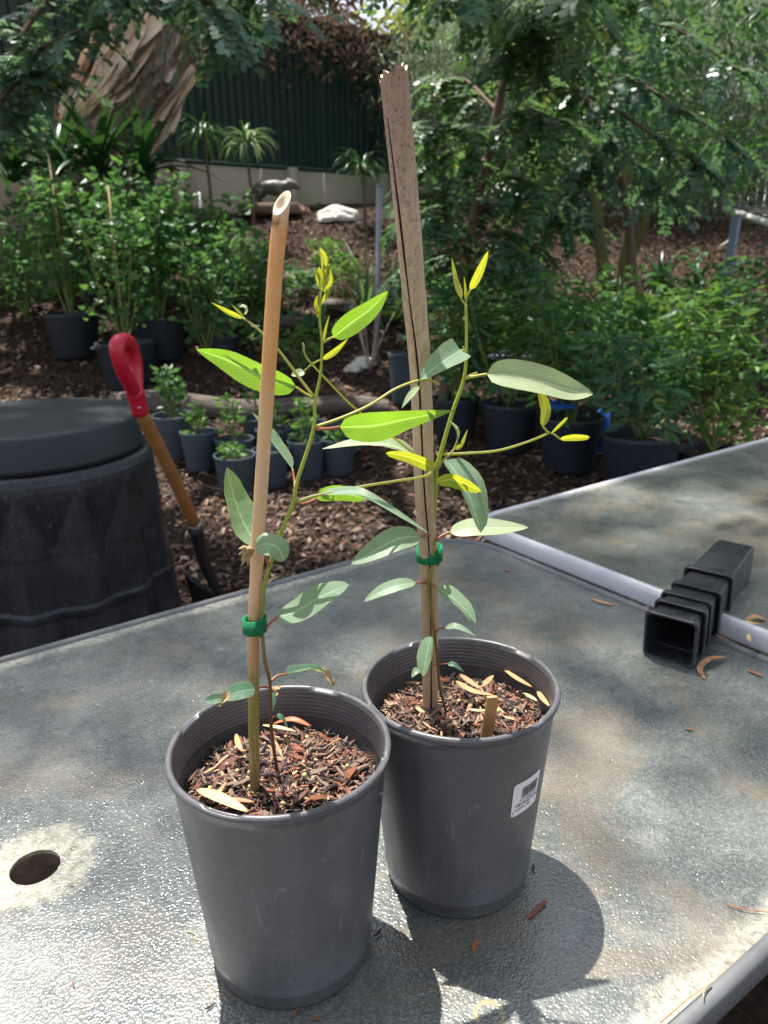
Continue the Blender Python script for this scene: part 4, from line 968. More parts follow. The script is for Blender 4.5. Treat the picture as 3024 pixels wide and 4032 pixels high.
# left group: broad soft leaves
sapling('tall leafy sapling rising from the far left handled pot', inpot('A'), 1.28, .34, 7, 520, .062, .75, F_GRN, 41, (-.02, .02), stake='the far left leafy sapling')
sapling('leafy sapling filling the pot behind the red spade grip', inpot('B'), 1.22, .36, 7, 600, .060, .75, F_GRN, 42, (.02, .05), stake='the sapling behind the spade')
sapling('dense leafy sapling right of the spade grip', inpot('C'), 1.18, .40, 8, 720, .060, .75, F_GRN, 43, (.10, .05))
sapling('low leafy sapling spilling over the log', inpot('D')+Vector((-.1, -.1, -.1)), .95, .36, 7, 520, .058, .75, F_GRN, 44, (.08, 0))
for i, (u, v, H, sd_, lb) in enumerate([(60, 690, .95, 45, 'leafy sapling at the left edge of the picture'), (330, 640, 1.0, 46, 'leafy sapling in the second row under the paperbark trunk'), (455, 640, .80, 47, 'leafy sapling before the dog statue'),
                                        (540, 700, .62, 49, 'low leafy sapling beside the orange stake at mid height'), (250, 600, .8, 40, 'leafy sapling far back in front of the paperbark trunk'), (180, 640, .95, 48, 'leafy sapling in the back row by the strap leaved clump')]):
    b = PG(u*D, v*D); sapling(lb, b, H, .42, 8, 560, .062, .75, F_GRN, sd_)
for k, H, sd_, lb in (('a', .26, 51, 'small seedling in the pot nearest the spade shaft'), ('b', .20, 52, 'bushy seedling in the second small pot'), ('c', .10, 53, 'tiny seedling in the foremost small pot'), ('d', .30, 54, 'seedling standing behind the foremost small pot'),
                      ('f', .18, 56, 'seedling between the orange stake and the labelled pot'), ('h', .24, 57, 'seedling behind the orange stake'), ('i', .22, 58, 'seedling in the back row of small pots'), ('k', .32, 59, 'seedling beside the log'), ('a', .36, 60, 'taller seedling leaning from the first small pot'), ('g', .07, 61, 'tiny sprout in the labelled small pot')):
    sapling(lb, inpot(k), H, .10, 3, int(26+110*H), .050, .5, F_LIME if k != 'a' else F_GRN, sd_)
for i, (u, v, H, sd_, lb) in enumerate([(560, 585, .3, 201, 'weedy seedling on the slope left of the orange stake top'), (655, 640, .28, 202, 'weedy seedling on the slope above the grey sleeper'), (705, 575, .26, 203, 'weedy seedling below the white rock'), (600, 690, .34, 204, 'weedy seedling behind the orange stake at mid height'),
                                        (520, 610, .42, 205, 'weedy sapling before the dark log'), (745, 640, .36, 206, 'weedy seedling left of the metal pole'), (560, 760, .30, 207, 'leafy weed beside the long log'), (690, 735, .22, 208, 'leafy weed left of the white rock by the pole'), (660, 810, .34, 209, 'leafy sapling sprawling over the end of the long log')]):
    sapling(lb, PG(u*D, v*D), H, .26, 5, 150, .055, (.5, .75)[i % 2], (F_GRN, F_LIME2, F_LIME)[i % 3], sd_)
# right group: lance leaves
for k, H, sd_, lb in (('R1', .85, 71, 'lance leaved sapling behind the split stake'), ('R2', .75, 72, 'lance leaved sapling above the pale leaf'), ('R3', .72, 73, 'lance leaved sapling by the blue plastic'), ('R4', .70, 74, 'lance leaved sapling drooping over the widest black pot'), ('R5', .85, 75, 'lance leaved sapling at the right end of the row')):
    sapling(lb, inpot(k), H*RNG.uniform(.9, 1.15), .40, 7, 430, .098, .33, (F_LIME, F_GRN, F_LIME2)[sd_ % 3], sd_, droop=.35, low=.1, group='lance leaved saplings on the right')
for i, (u, v, H, sd_, lb) in enumerate([(1150, 800, .62, 81, 'lance leaved sapling in the second row left'), (1290, 830, .66, 82, 'lance leaved sapling in the second row middle'), (1440, 850, .75, 83, 'lance leaved sapling in the second row near the post'), (1600, 860, .8, 84, 'lance leaved sapling in the second row at the right edge'),
                                        (1040, 760, .6, 85, 'lance leaved sapling beneath the slanting trunk'), (1380, 760, .55, 86, 'low sapling before the forked tree'), (1560, 790, .6, 87, 'low sapling at the foot of the metal post')]):
    b = PG(u*D, v*D); sapling(lb, b, H*RNG.uniform(.8, 1.3), .46, 7, RNG.randint(300, 520), (.098, .08)[i % 2], (.32, .42)[i % 2], (F_LIME2, F_GRN, F_LIME)[i % 3], sd_, droop=.3, group='lance leaved saplings on the right')
M_BLUEP = simple('blue_plastic', (.02, .12, .55), .4, .2, 20)
bp_ = SP['R3'][0]; o = thing('blue_tray', 'bent blue plastic tray lying on the black pot', 'tray', PY(1212*D, 880*D, bp_.y))
c_ = PY(1212*D, 878*D, bp_.y-.05); part('tray', join(box((c_.x, c_.y, c_.z), (.14, .10, .006), .2), box((c_.x, c_.y+.05, c_.z+.012), (.14, .004, .03), .2), box((c_.x, c_.y-.05, c_.z+.008), (.14, .004, .02), .2)), M_BLUEP, o, smooth=False)
c_ = PG(1302*D, 985*D); o = thing('blue_bag', 'blue plastic bag standing between two black pots', 'bag', c_)
part('bag', lathe([(.03, 0), (.05, .03), (.045, .12), (.05, .2), (.03, .26), (.01, .27)], 14, (c_.x, c_.y+.05, c_.z), lambda j, r, z, a: (r*(1+.2*math.sin(3*a+z*30)), z)), M_BLUEP, o)

# ------------------------------------------------------------------ retaining wall and fences
def fenceline(x): return 9.5+.98*(x+1.28)
FX0, FX1 = -5.2, 1.62
fdir = Vector((1, .98, 0)).normalized(); fnrm = Vector((fdir.y, -fdir.x, 0))      # towards the camera
def fpt(s, off=0, z=0): return Vector((FX0, fenceline(FX0), 0))+fdir*s+fnrm*off+Vector((0, 0, z))
FL = (Vector((FX1, fenceline(FX1), 0))-Vector((FX0, fenceline(FX0), 0))).length
rw = thing('retaining_wall', 'low cream concrete panel retaining wall under the green fence', 'wall', fpt(0), math.atan2(fdir.y, fdir.x))
M_CRM = simple('cream_concrete', (.46, .40, .30), .85, .2, 6, .4, .01)
s_ = 0
while s_ < FL:
    part('panel', box((s_+.73, 0, 1.62), (1.42, .07, 1.2)), M_CRM, rw, world=False); part('post', box((s_, -.035, 1.62), (.11, .13, 1.22)), M_CRM, rw, world=False); s_ += 1.46
gf = thing('green_fence', 'dark green corrugated steel fence on top of the retaining wall', 'fence', fpt(0), math.atan2(fdir.y, fdir.x))
M_GF = simple('dark_green_steel', (.007, .036, .028), .42, .3, 5, .15, .01)
s_ = 0; zb_, zt_ = 2.245, 3.74
while s_ < FL:
    V, F = [], []; W_ = .79; nn_ = 0; x = 0
    prof = []
    while x < W_-.01:
        for dx, dy in ((0, 0), (.035, 0), (.05, -.028), (.085, -.028)): prof.append((x+dx, dy))
        x += .0987
    prof = [p for p in prof if p[0] < W_]
    for (x, y_) in prof: V += [(s_+x, y_, zb_), (s_+x, y_, zt_)]
    for i in range(len(prof)-1): F.append((2*i, 2*i+2, 2*i+3, 2*i+1))
    n = len(V); V += [(a, b+.004, c) for a, b, c in V]; F += [tuple(n+k for k in reversed(f_)) for f_ in F[:]]
    part('fence_sheet', (V, F), M_GF, gf, world=False, smooth=False); s_ += .79
    if int(s_/.79) % 3 == 0: part('fence_post', box((s_, -.02, (zb_+zt_)/2), (.06, .05, zt_-zb_+.02)), M_GF, gf, world=False)
part('top_rail', box((FL/2, -.01, zt_+.02), (FL, .06, .05)), M_GF, gf, world=False); part('bottom_rail', box((FL/2, -.01, zb_-.02), (FL, .06, .04)), M_GF, gf, world=False)
wf = thing('paling_fence', 'old grey timber paling fence at the far right', 'fence', (1.7, 12.4, 0))
M_PAL = simple('grey_paling', (.085, .077, .07), .9, .35, 4, .5, .02)
x = 1.75
for i in range(70):
    part('paling', box((x, 12.45+.01*(i % 2)-.10*(x-1.7), 2.35+.02*RNG.uniform(-1, 1)), (.10, .016, 1.75)), M_PAL, wf, smooth=False); x += .112
part('rail', tube([(1.7, 12.50, 2.9), (9.6, 11.71, 2.9)], .035, 4), M_PAL, wf)

# ------------------------------------------------------------------ paperbark trunk and overhead crown
def barkmat():
    m = NT('peeling_paperbark'); v = m.map(sc=(3.2, 3.2, .7), rot=(0, R_(-18), 0)); a = m.noise(4.2, 10, .78, v, 1.2); b = m.noise(16, 8, .75, v)
    c = m.ramp(a, [(.36, (.20, .11, .065)), (.44, (.52, .34, .22)), (.52, (.80, .62, .46)), (.62, (.93, .84, .72))])
    m.base(m.mix(m.ramp(b, [(.55, 0.), (.75, .5)]), c, (.17, .11, .075))); m.rough(.85); m.bump(m.math('ADD', a, b), 1, .08); return m.m
M_PB = barkmat()
tb = Vector(PY(222*D, 315*D, 7.15)); tt = PY(316*D, 120*D, 7.0); tb0 = tb+(tb-tt)*.9; tb0.z = gz(tb0.x, tb0.y)-.1
pbt = thing('paperbark_tree', 'leaning paperbark tree with thick peeling cream bark before the green fence', 'tree', tb0)
tp = spline([tb0, tb, tt, tt+Vector((.30, .15, .9)), tt+Vector((.6, .1, 2.0))], 70); V, F = [], []; n = 72
for i, p in enumerate(tp):
    f = i/69; R = np.interp(f, [0, .3, .55, .75, 1], [.35, .31, .31, .26, .2])
    T = (tp[min(i+1, 69)]-tp[max(i-1, 0)]).normalized(); X = (Vector((1, 0, 0))-T*T.x).normalized(); Y = T.cross(X)
    for k in range(n):
        a = 2*PI*k/n; a2 = a+f*1.6; q = Vector((math.cos(a2)*2.6, math.sin(a2)*2.6, f*3.2)); rg = mnoise.noise(q)*.10+abs(mnoise.noise(Vector((q.x*3, q.y*3, q.z*1.5))+Vector((4, 0, 0))))*.15+abs(mnoise.noise(Vector((q.x*7, q.y*7, q.z*3))))*.07
        V.append(p+X*math.cos(a)*R*(1+rg*1.5)+Y*math.sin(a)*R*(1+rg*1.5))
for i in range(69):
    for k in range(n): F.append((i*n+k, i*n+(k+1) % n, (i+1)*n+(k+1) % n, (i+1)*n+k))
part('trunk', (V, F), M_PB, pbt)
# peeling strips of bark
r = random.Random(8)
M_PEEL = simple('loose_bark_sheet', (.78, .60, .45), .85, .3, 7, .4, .02)
for i in range(80):
    f = r.uniform(.12, .64); k = int(f*69); p = tp[k]; T = (tp[k+1]-tp[k-1]).normalized(); X = (Vector((1, 0, 0))-T*T.x).normalized(); Y = T.cross(X); R = np.interp(f, [0, .3, .55, .75, 1], [.35, .31, .31, .26, .2])*1.06
    a = r.uniform(-PI, 0); hgt = r.uniform(.3, 1.0); wd = r.uniform(.025, .14); sk_ = r.uniform(-.1, 1.0)*hgt*1.5; V2, F2 = [], []
    for ii in range(6):
        for jj in range(5):
            u_ = ii/5; w2 = (jj/4-.5); aa = a+w2*wd/R*(1.15-abs(u_-.45)*1.6)+sk_*u_; rr = R*1.02+.012+.035*abs(w2*2)**2+.035*math.sin(u_*5+i)*(.4+w2)+.02*mnoise.noise(Vector((u_*4, jj*.8, i))); taper = 1-.5*abs(u_-.5)
            V2.append(p+T*(u_-.5)*hgt+(X*math.cos(a+(aa-a)*taper)+Y*math.sin(a+(aa-a)*taper))*rr)
    for ii in range(5):
        for jj in range(4): F2.append((ii*5+jj, ii*5+jj+1, (ii+1)*5+jj+1, (ii+1)*5+jj))
    part('bark_strip', (V2, F2), M_PEEL if i % 3 else M_PB, pbt)

M_BARK = simple('brown_branch_bark', (.16, .10, .075), .85, .35, 20, .5, .01)
def limb(root, pts, r0, r1, mat=None, seg=20, name='limb'): return part(name, tube(pts, [r0, r1], 8, seg=seg, jit=.04), mat or M_BARK, root)
# unseen crown clumps over the yard, shaped to dapple the ground below
def clumps(n, box_, per, rad, seed, flat=.45, keep=None):
    r = np.random.default_rng(seed); P = []; Dn = []
    k = 0
    while k < n:
        c = np.array([r.uniform(*box_[0]), r.uniform(*box_[1]), r.uniform(*box_[2])])
        if keep and not keep(c): continue
        m = int(per*r.uniform(.5, 1.4)); q = r.normal(0, 1, (m, 3)); q /= np.linalg.norm(q, axis=1)[:, None]; q *= (r.random(m)**.4)[:, None]*rad*r.uniform(.6, 1.3); q[:, 2] *= flat
        P.append(c+q); Dn.append(q/rad+np.array([0, 0, -.3])); k += 1
    return np.concatenate(P), np.concatenate(Dn)
top = tp[-1]
for e_ in [(-2.5, 4.5, 5.2), (1.5, 5.0, 5.3), (-.5, 3.2, 5.0), (2.8, 7.2, 5.4), (-4.4, 7.0, 5.2), (.3, 9.5, 5.6)]:
    e_ = Vector(e_); limb(pbt, [tp[58], tp[66].lerp(e_, .25)+Vector((0, 0, .5)), tp[66].lerp(e_, .6)+Vector((0, 0, .4)), e_], .14, .03)
vis = lambda c: (c[2]-CZ)/max(c[1], .1) > .34
GAPS = [(PG(60*D, 800*D), .8), (PG(30*D, 640*D), .5), (PG(150*D, 850*D), .4), (PG(740*D, 500*D), .6), (PG(660*D, 520*D), .4), (PG(780*D, 790*D), .35), (PG(1330*D, 600*D), .5), (PG(1450*D, 560*D), .6), (PG(1600*D, 520*D), .7), (PG(560*D, 1180*D), .25),  # spots where the unseen crowns are opened to let sun through
        (Vector((-1.75, 6.8, 2.3)), .65), (Vector((-1.5, 6.75, 2.9)), .6), (PY(532*D, 320*D, 7.9), .35), (PY(1450*D, 150*D, 8.5), .8), (PY(1250*D, 60*D, 8.5), .7), (PY(250*D, 480*D, 5.6), .45), (PY(1600*D, 720*D, 4.4), .6), (PY(1400*D, 700*D, 4.6), .4)]
gr_ = random.Random(77)
def open_(c, f=1.0):
    for p, rad in GAPS:
        q = Vector(c)-p
        if q.z > 0 and (q-SUN*q.dot(SUN)).length < rad*f+.62 and gr_.random() < .92: return False
    return True
P, Dn = clumps(230, ((-6, 6.5), (3.7, 13), (4.3, 6.2)), 85, .62, 17, .5, lambda c: vis(c) and open_(c))
cloud('crown', P, Dn, .15, .42, F_CAN, pbt, 18, droop=.2)
# unseen tall tree, added so its crown softly shades the far table half
tg = thing('added_tall_tree', 'unseen tall tree added behind the compost bin to cast soft shade on the tables', 'tree', (-4.6, 4.2, gz(-4.6, 4.2)))
limb(tg, [(-4.6, 4.2, .1), (-4.5, 4.3, 4), (-3.8, 4.6, 8), (-2.8, 5.0, 10.4)], .22, .10, name='trunk')
for e_ in [(-1.2, 4.6, 10.6), (0.4, 5.2, 10.8), (-2.0, 6.2, 11)]: limb(tg, [(-3.2, 4.8, 9.4), Vector((-3.2, 4.8, 9.6)).lerp(Vector(e_), .5)+Vector((0, 0, .4)), e_], .07, .02)
def hi(c):
    g = Vector(c)-SUN*((c[2]-TZ)/SUN.z)        # where its shade falls on the tables
    if g.y < .86+.10*math.sin(g.x*5+1)-(.10 if g.x < -.25 else 0): return False
    if g.x > .75 and .9 < g.y < 1.15: return False
    q = mnoise.noise(Vector((g.x*2.6, g.y*2.6, 1)))
    return q < .30
P, Dn = clumps(150, ((-4.2, 1.2), (3.6, 6.4), (10.2, 11.6)), 90, .42, 27, .5, hi)
cloud('crown', P, Dn, .13, .36, F_CAN, tg, 28, droop=.2)
# second unseen tree at the right, added for dappled shade
sh2 = thing('added_shade_tree', 'unseen spreading tree added to cast dappled shade over the right of the yard', 'tree', (5.6, 6.0, gz(5.6, 6)))
limb(sh2, [(5.6, 6.0, .6), (5.5, 5.9, 2.6), (4.9, 5.6, 4.6)], .2, .13, name='trunk'); 
for e_ in [(2.5, 4.5, 5.0), (3.2, 8.4, 5.0), (6.4, 8.0, 5.4), (3.6, 3.0, 4.6)]: limb(sh2, [(4.95, 5.6, 4.4), Vector((4.9, 5.6, 4.6)).lerp(Vector(e_), .5)+Vector((0, 0, .3)), e_], .09, .02)
P, Dn = clumps(75, ((1.2, 7), (3.6, 11), (3.9, 5.2)), 85, .6, 19, .5, lambda c: vis(c) and open_(c))
cloud('crown', P, Dn, .14, .42, F_CAN, sh2, 20, droop=.2)

# ------------------------------------------------------------------ pinnate trees with drooping fronds
def frond(base, d, L, npair, lsz, r, pos, dirs, tubes, sag=.5):
    d = d.normalized(); P = []; p = Vector(base); v = Vector(d)
    for i in range(9): P.append(p.copy()); p = p+v*L/8; v = (v+Vector((0, 0, -sag/8))).normalized()
    tubes.append(tube(P, [.0022, .0008], 3, caps=False)); 
    for i in range(npair):
        f = .12+.88*i/(npair-1)*8; 
        f = min(7.99, .9+7.0*i/(npair-1)); k = int(f); q = P[k].lerp(P[k+1], f-k); T = (P[k+1]-P[k]).normalized(); s = T.cross(Vector((0, 0, 1))); s = s.normalized() if s.length > .05 else Vector((1, 0, 0))
        for sg in (-1, 1): pos.append((q, s*sg*.95+T*.25+Vector((0, 0, -.22)), T))
    pos.append((P[-1], v, v))
def leaflets(name, items, L, asp, mat, parent, seed):
    r = np.random.default_rng(seed); n = len(items); p = np.array([tuple(i[0]) for i in items]); d = np.array([tuple(i[1]) for i in items])+r.normal(0, .13, (n, 3)); T = np.array([tuple(i[2]) for i in items])
    d /= np.linalg.norm(d, axis=1)[:, None]; s = T-d*np.sum(T*d, 1)[:, None]; s /= np.linalg.norm(s, axis=1)[:, None]+1e-9; nn = np.cross(s, d)
    l = (L*(.75+.5*r.random(n)))[:, None]; w_ = l*asp/2; v = []
    for (t, w2, z) in ((0, .12, 0), (.25, .85, .10), (.6, 1, .10), (.9, .62, .05), (1, .0, 0)):
        if t == 1: v.append(p+d*l)
        else: v += [p+d*l*t+s*w_*w2+nn*w_*z, p+d*l*t-s*w_*w2+nn*w_*z]
    v = np.stack(v, 1).reshape(-1, 3); b = (np.arange(n)*9)[:, None]
    f = np.concatenate([b+np.array([[0, 1, 3, 2]]), b+np.array([[2, 3, 5, 4]]), b+np.array([[4, 5, 7, 6]]), b+np.array([[6, 7, 8, 8]])], 0)
    f4 = f[:3*n]; tri = [tuple(x[:3]) for x in f[3*n:]]
    V = v; F = [tuple(x) for x in f4]+tri; rn = np.concatenate([np.tile(r.random(n), 3), r.random(n)])
    me_v = [tuple(x) for x in V]; rn = list(np.tile(r.random(n), 4))
    return part(name, (me_v, F), mat, parent, kind='stuff', smooth=True, rnd=rn)
def pinnate(label, trunk, branches, nfr, seed, L=.26, lsz=.042, tr=.035, mat=None, barkm=None):
    r = random.Random(seed); t = thing('pinnate_tree', label, 'tree', trunk[0]); limb(t, trunk, tr, tr*.55, barkm, 30, 'trunk'); items = []; tubes = []
    for br in branches:
        B = spline(br, 24); limb(t, br, tr*.38, .005, barkm, 24, 'branch')
        for i in range(nfr):
            k = int(r.uniform(4, 23.9)); p = B[k]; T = (B[min(k+1, 23)]-B[k-1]).normalized(); a = r.uniform(0, 6.28); s = Vector((math.cos(a), math.sin(a)*.8, r.uniform(-.5, .25)))
            frond(p, s+T*.5, L*r.uniform(.7, 1.2), r.randint(8, 11), lsz, r, items, None, tubes, sag=r.uniform(.5, 1.5))
    part('twigs', join(*tubes), M_GRSTEM, t, kind='stuff'); leaflets('foliage', items, lsz, .60, mat or F_BLUE, t, seed); return t
def B_(*a): return [PY(u*D, v*D, y) for (u, v, y) in a]
pb = PG(948*D, 965*D)
pinnate('slender pinnate leaved tree with a slanting brown trunk right of the split stake', B_((952, 900, 4.75), (990, 640, 4.8), (1028, 450, 4.85), (1062, 300, 4.85), (1098, 120, 4.8), (1120, -60, 4.7)),
        [B_((1098, 120, 4.8), (1050, 10, 4.6), (960, -40, 4.3), (860, -60, 4.2)), B_((1098, 120, 4.8), (1200, 20, 4.5), (1300, -20, 4.2), (1430, -10, 4.1)), B_((1085, 190, 4.8), (1140, 60, 4.2), (1200, 0, 3.7)),
         B_((1045, 370, 4.8), (1000, 290, 4.6), (930, 260, 4.5)), B_((1062, 300, 4.85), (1130, 240, 4.6), (1210, 260, 4.5)), B_((1100, 100, 4.8), (1040, -30, 4.2), (980, -40, 3.7)), B_((1090, 150, 4.8), (1160, 90, 4.4), (1240, 110, 4.2)),
         B_((1030, 440, 4.85), (1100, 380, 4.7), (1170, 420, 4.6)), B_((1010, 540, 4.8), (950, 460, 4.6), (900, 470, 4.6)), B_((1000, 600, 4.8), (1060, 520, 4.7), (1150, 560, 4.7)), B_((1110, 60, 4.8), (1180, -20, 4.0), (1260, -30, 3.5)),
         B_((1050, 350, 4.8), (980, 330, 5.2), (910, 360, 5.4)), B_((1040, 400, 4.8), (1120, 330, 5.3), (1230, 350, 5.4)), B_((1030, 450, 4.85), (1130, 440, 5.2), (1240, 470, 5.3)), B_((1015, 520, 4.8), (1100, 500, 5.2), (1200, 560, 5.2)),
         B_((1020, 480, 4.8), (960, 420, 5.2), (905, 420, 5.4)), B_((1005, 580, 4.8), (1080, 590, 5.1), (1180, 640, 5.1)), B_((1005, 560, 4.8), (950, 540, 5.1), (900, 560, 5.2)), B_((1060, 300, 4.85), (1150, 200, 5.3), (1260, 190, 5.4)), B_((1075, 240, 4.85), (1000, 170, 5.2), (940, 170, 5.3))], 36, 91, L=.28, mat=F_DKB)
pinnate('pinnate leaved tree whose branches droop to the right above the clothesline', B_((1372, 660, 5.7), (1350, 420, 5.6), (1290, 260, 5.3), (1220, 160, 5.1)),
        [B_((1240, 190, 5.2), (1330, 240, 5.0), (1440, 310, 4.9), (1530, 370, 4.9)), B_((1270, 230, 5.3), (1330, 310, 5.1), (1400, 380, 5.0), (1470, 450, 5.0)), B_((1230, 170, 5.2), (1350, 170, 5.0), (1480, 240, 4.9), (1600, 320, 4.9)),
         B_((1220, 160, 5.1), (1300, 60, 5.0), (1450, 60, 4.9), (1590, 150, 4.9)), B_((1300, 280, 5.3), (1270, 360, 5.2), (1240, 440, 5.1))], 34, 92, mat=F_BLUE)
pinnate('pinnate leaved tree leaning in from the upper left corner', B_((-160, 700, 4.6), (-60, 380, 4.6), (20, 150, 4.6), (120, -60, 4.5)),
        [B_((20, 150, 4.6), (60, 60, 4.4), (140, -30, 4.2), (260, -40, 4.0)), B_((60, 40, 4.6), (180, -50, 4.2), (330, -40, 4.0), (470, -10, 3.9)), B_((90, -20, 4.6), (250, -70, 4.2), (440, -50, 3.9), (600, -10, 3.8)),
         B_((-60, 380, 4.6), (0, 220, 4.4), (60, 170, 4.3), (110, 150, 4.3)), B_((0, 200, 4.6), (80, 110, 4.2), (180, 60, 4.1)), B_((100, -40, 4.4), (300, -60, 3.7), (420, -10, 3.6), (480, 30, 3.6)),
         B_((-80, 330, 4.6), (-30, 260, 4.5), (20, 240, 4.4))], 30, 93)

# ------------------------------------------------------------------ bamboo thicket, hedge and trees beyond
def bamboo(label, c, H, rad, nculm, nleaf, seed, mat=F_BAM, z0=0.5):
    r = random.Random(seed); t = thing('bamboo_clump', label, 'bamboo', (c[0], c[1], gz(*c))); tubes, pos, dr = [], [], []
    nleaf = int(nleaf*1.9)
    for k in range(nculm):
        a = r.uniform(0, 6.28); q = rad*.35*r.random(); b = Vector((c[0]+q*math.cos(a), c[1]+q*math.sin(a), gz(*c)-.05)); out = rad*r.uniform(.3, 1.1); e = b+Vector((math.cos(a)*out, math.sin(a)*out, H*r.uniform(.7, 1.05)))
        B = spline([b, b.lerp(e, .5)+Vector((0, 0, H*.12)), e], 16); tubes.append(tube(B, [.014, .003], 5))
        for i in range(int(nleaf/nculm)):
            f = r.uniform(.05, 1); p = B[int(f*15)]; w_ = rad*.32; pos.append(tuple(p+Vector((r.gauss(0, w_), r.gauss(0, w_), r.gauss(0, .2))))); dr.append((r.gauss(0, .6), r.gauss(0, .6), -.6))
    part('culm', join(*tubes), M_GRSTEM, t, kind='stuff'); cloud('foliage', pos, dr, .095, .13, mat, t, seed, droop=.3)
for i, (x, y_, H, rad, nl, lb) in enumerate([(1.7, 9.3, 2.6, .75, 9000, 'feathery bamboo clump behind the slanting trunk'), (3.2, 9.4, 2.8, .8, 10000, 'feathery bamboo clump in the middle of the right background'), (4.9, 9.0, 2.9, .8, 10000, 'feathery bamboo clump at the right edge above the post'),
                                             (1.0, 10.3, 2.3, .7, 7000, 'paler bamboo clump against the end of the green fence'), (2.6, 10.6, 3.2, .9, 8000, 'tall bamboo clump at the back of the garden'), (4.2, 10.4, 3.4, 1.0, 8000, 'tall bamboo clump before the paling fence'), (5.8, 9.4, 3.3, 1.0, 8000, 'bamboo clump farthest to the right')]):
    bamboo(lb, (x, y_), H, rad, 16, nl, 120+i)
def leafy_tree(label, c, H, crown_c, crown_r, n, L, mat, seed, asp=.45, trunk_r=.12, clr=.5, per=60):
    t = thing('background_tree', label, 'tree', (c[0], c[1], gz(*c))); limb(t, [(c[0], c[1], gz(*c)-.1), (c[0]+.1, c[1], H*.5), (crown_c[0], crown_c[1], H*.8)], trunk_r, trunk_r*.5, name='trunk')
    r = np.random.default_rng(seed); P, Dn = [], []
    for k in range(n//per):
        q = r.normal(0, 1, 3); q /= np.linalg.norm(q); q *= r.random()**.4; cc = np.array(crown_c)+q*np.array(crown_r); u = r.normal(0, clr*.5, (per, 3)); P.append(cc+u); Dn.append(u)
    cloud('crown', np.concatenate(P), np.concatenate(Dn), L, asp, mat, t, seed, droop=.3); return t
leafy_tree('yellow green sunlit tree beyond the end of the green fence', (1.2, 14.5), 5, (1.3, 14.5, 4.3), (1.6, 1.0, .75), 3600, .16, F_YEL, 141, clr=.6)
leafy_tree('tree with sparse purplish foliage behind the green fence', (-1.2, 12.2), 5, (-.9, 12.0, 4.6), (1.1, .8, .75), 2100, .12, F_DRY, 142, clr=.5)
leafy_tree('dense tree beyond the fence at the upper left', (-4.5, 11), 5, (-4.0, 10.6, 5.4), (2.4, 1.0, 1.2), 4200, .16, F_GRN, 143)
leafy_tree('tall dark tree behind the bamboo on the right', (3.5, 15), 6, (3.9, 14.5, 5.0), (2.3, 1.2, 1.6), 9000, .13, F_BAM, 144, clr=.7, asp=.22)
leafy_tree('tall dark tree beyond the paling fence at the far right', (7.5, 14), 6, (7.2, 13.5, 4.8), (2.6, 1.2, 2.2), 10000, .13, F_BAM, 145, clr=.7, asp=.22)
# dry creeper over the fence top
dc = thing('dry_creeper', 'tangled dry brown creeper hanging over the green fence', 'creeper', (-.4, fenceline(-.4)-.15, 3.2)); r = random.Random(5); tb_, pos, dr = [], [], []
for i in range(240):
    x = r.gauss(-.35, .55); y_ = fenceline(x)-.10-r.random()*.25; z = 3.85-abs(r.gauss(0, .32)); p = Vector((x, y_, z)); e = p+Vector((r.gauss(0, .16), r.gauss(0, .08), r.gauss(-.12, .18)))
    tb_.append(tube([p, p.lerp(e, .5)+Vector((r.gauss(0, .05), 0, r.gauss(0, .05))), e], [.004, .0015], 3, seg=5, caps=False))
    for k in range(7): pos.append(tuple(p.lerp(e, r.random())+Vector((r.gauss(0, .04), r.gauss(0, .04), r.gauss(0, .04))))); dr.append((r.gauss(0, 1), r.gauss(0, 1), -1))
part('stems', join(*tb_), M_BARK, dc, kind='stuff'); cloud('dry_leaves', pos, dr, .06, .5, F_DRY, dc, 6)
# forked tree at right
ft = thing('forked_tree', 'small forked tree with mossy green stems in the dappled mulch at right', 'tree', PG(1325*D, 660*D)); M_MOSS = simple('mossy_bark', (.14, .13, .05), .85, .35, 14, .5, .02)
yy = ft.location.y; base = ft.location.copy()
for (a_, b_, r1) in ((B_((1322, 655, yy), (1300, 560, yy), (1290, 440, yy), (1270, 330, yy+.2)), 0, .045), (B_((1328, 655, yy), (1352, 560, yy-.1), (1365, 440, yy-.1), (1350, 300, yy)), 0, .05), (B_((1345, 600, yy), (1385, 500, yy-.2), (1410, 400, yy-.3)), 0, .035)):
    limb(ft, a_, r1*1.3, r1*.6, M_MOSS, name='stem')
P, Dn = clumps(26, ((base.x-.8, base.x+.9), (yy-.5, yy+.6), (base.z+1.0, base.z+2.1)), 90, .35, 23, .8); cloud('crown', P, Dn, .085, .45, F_GRN, ft, 24)

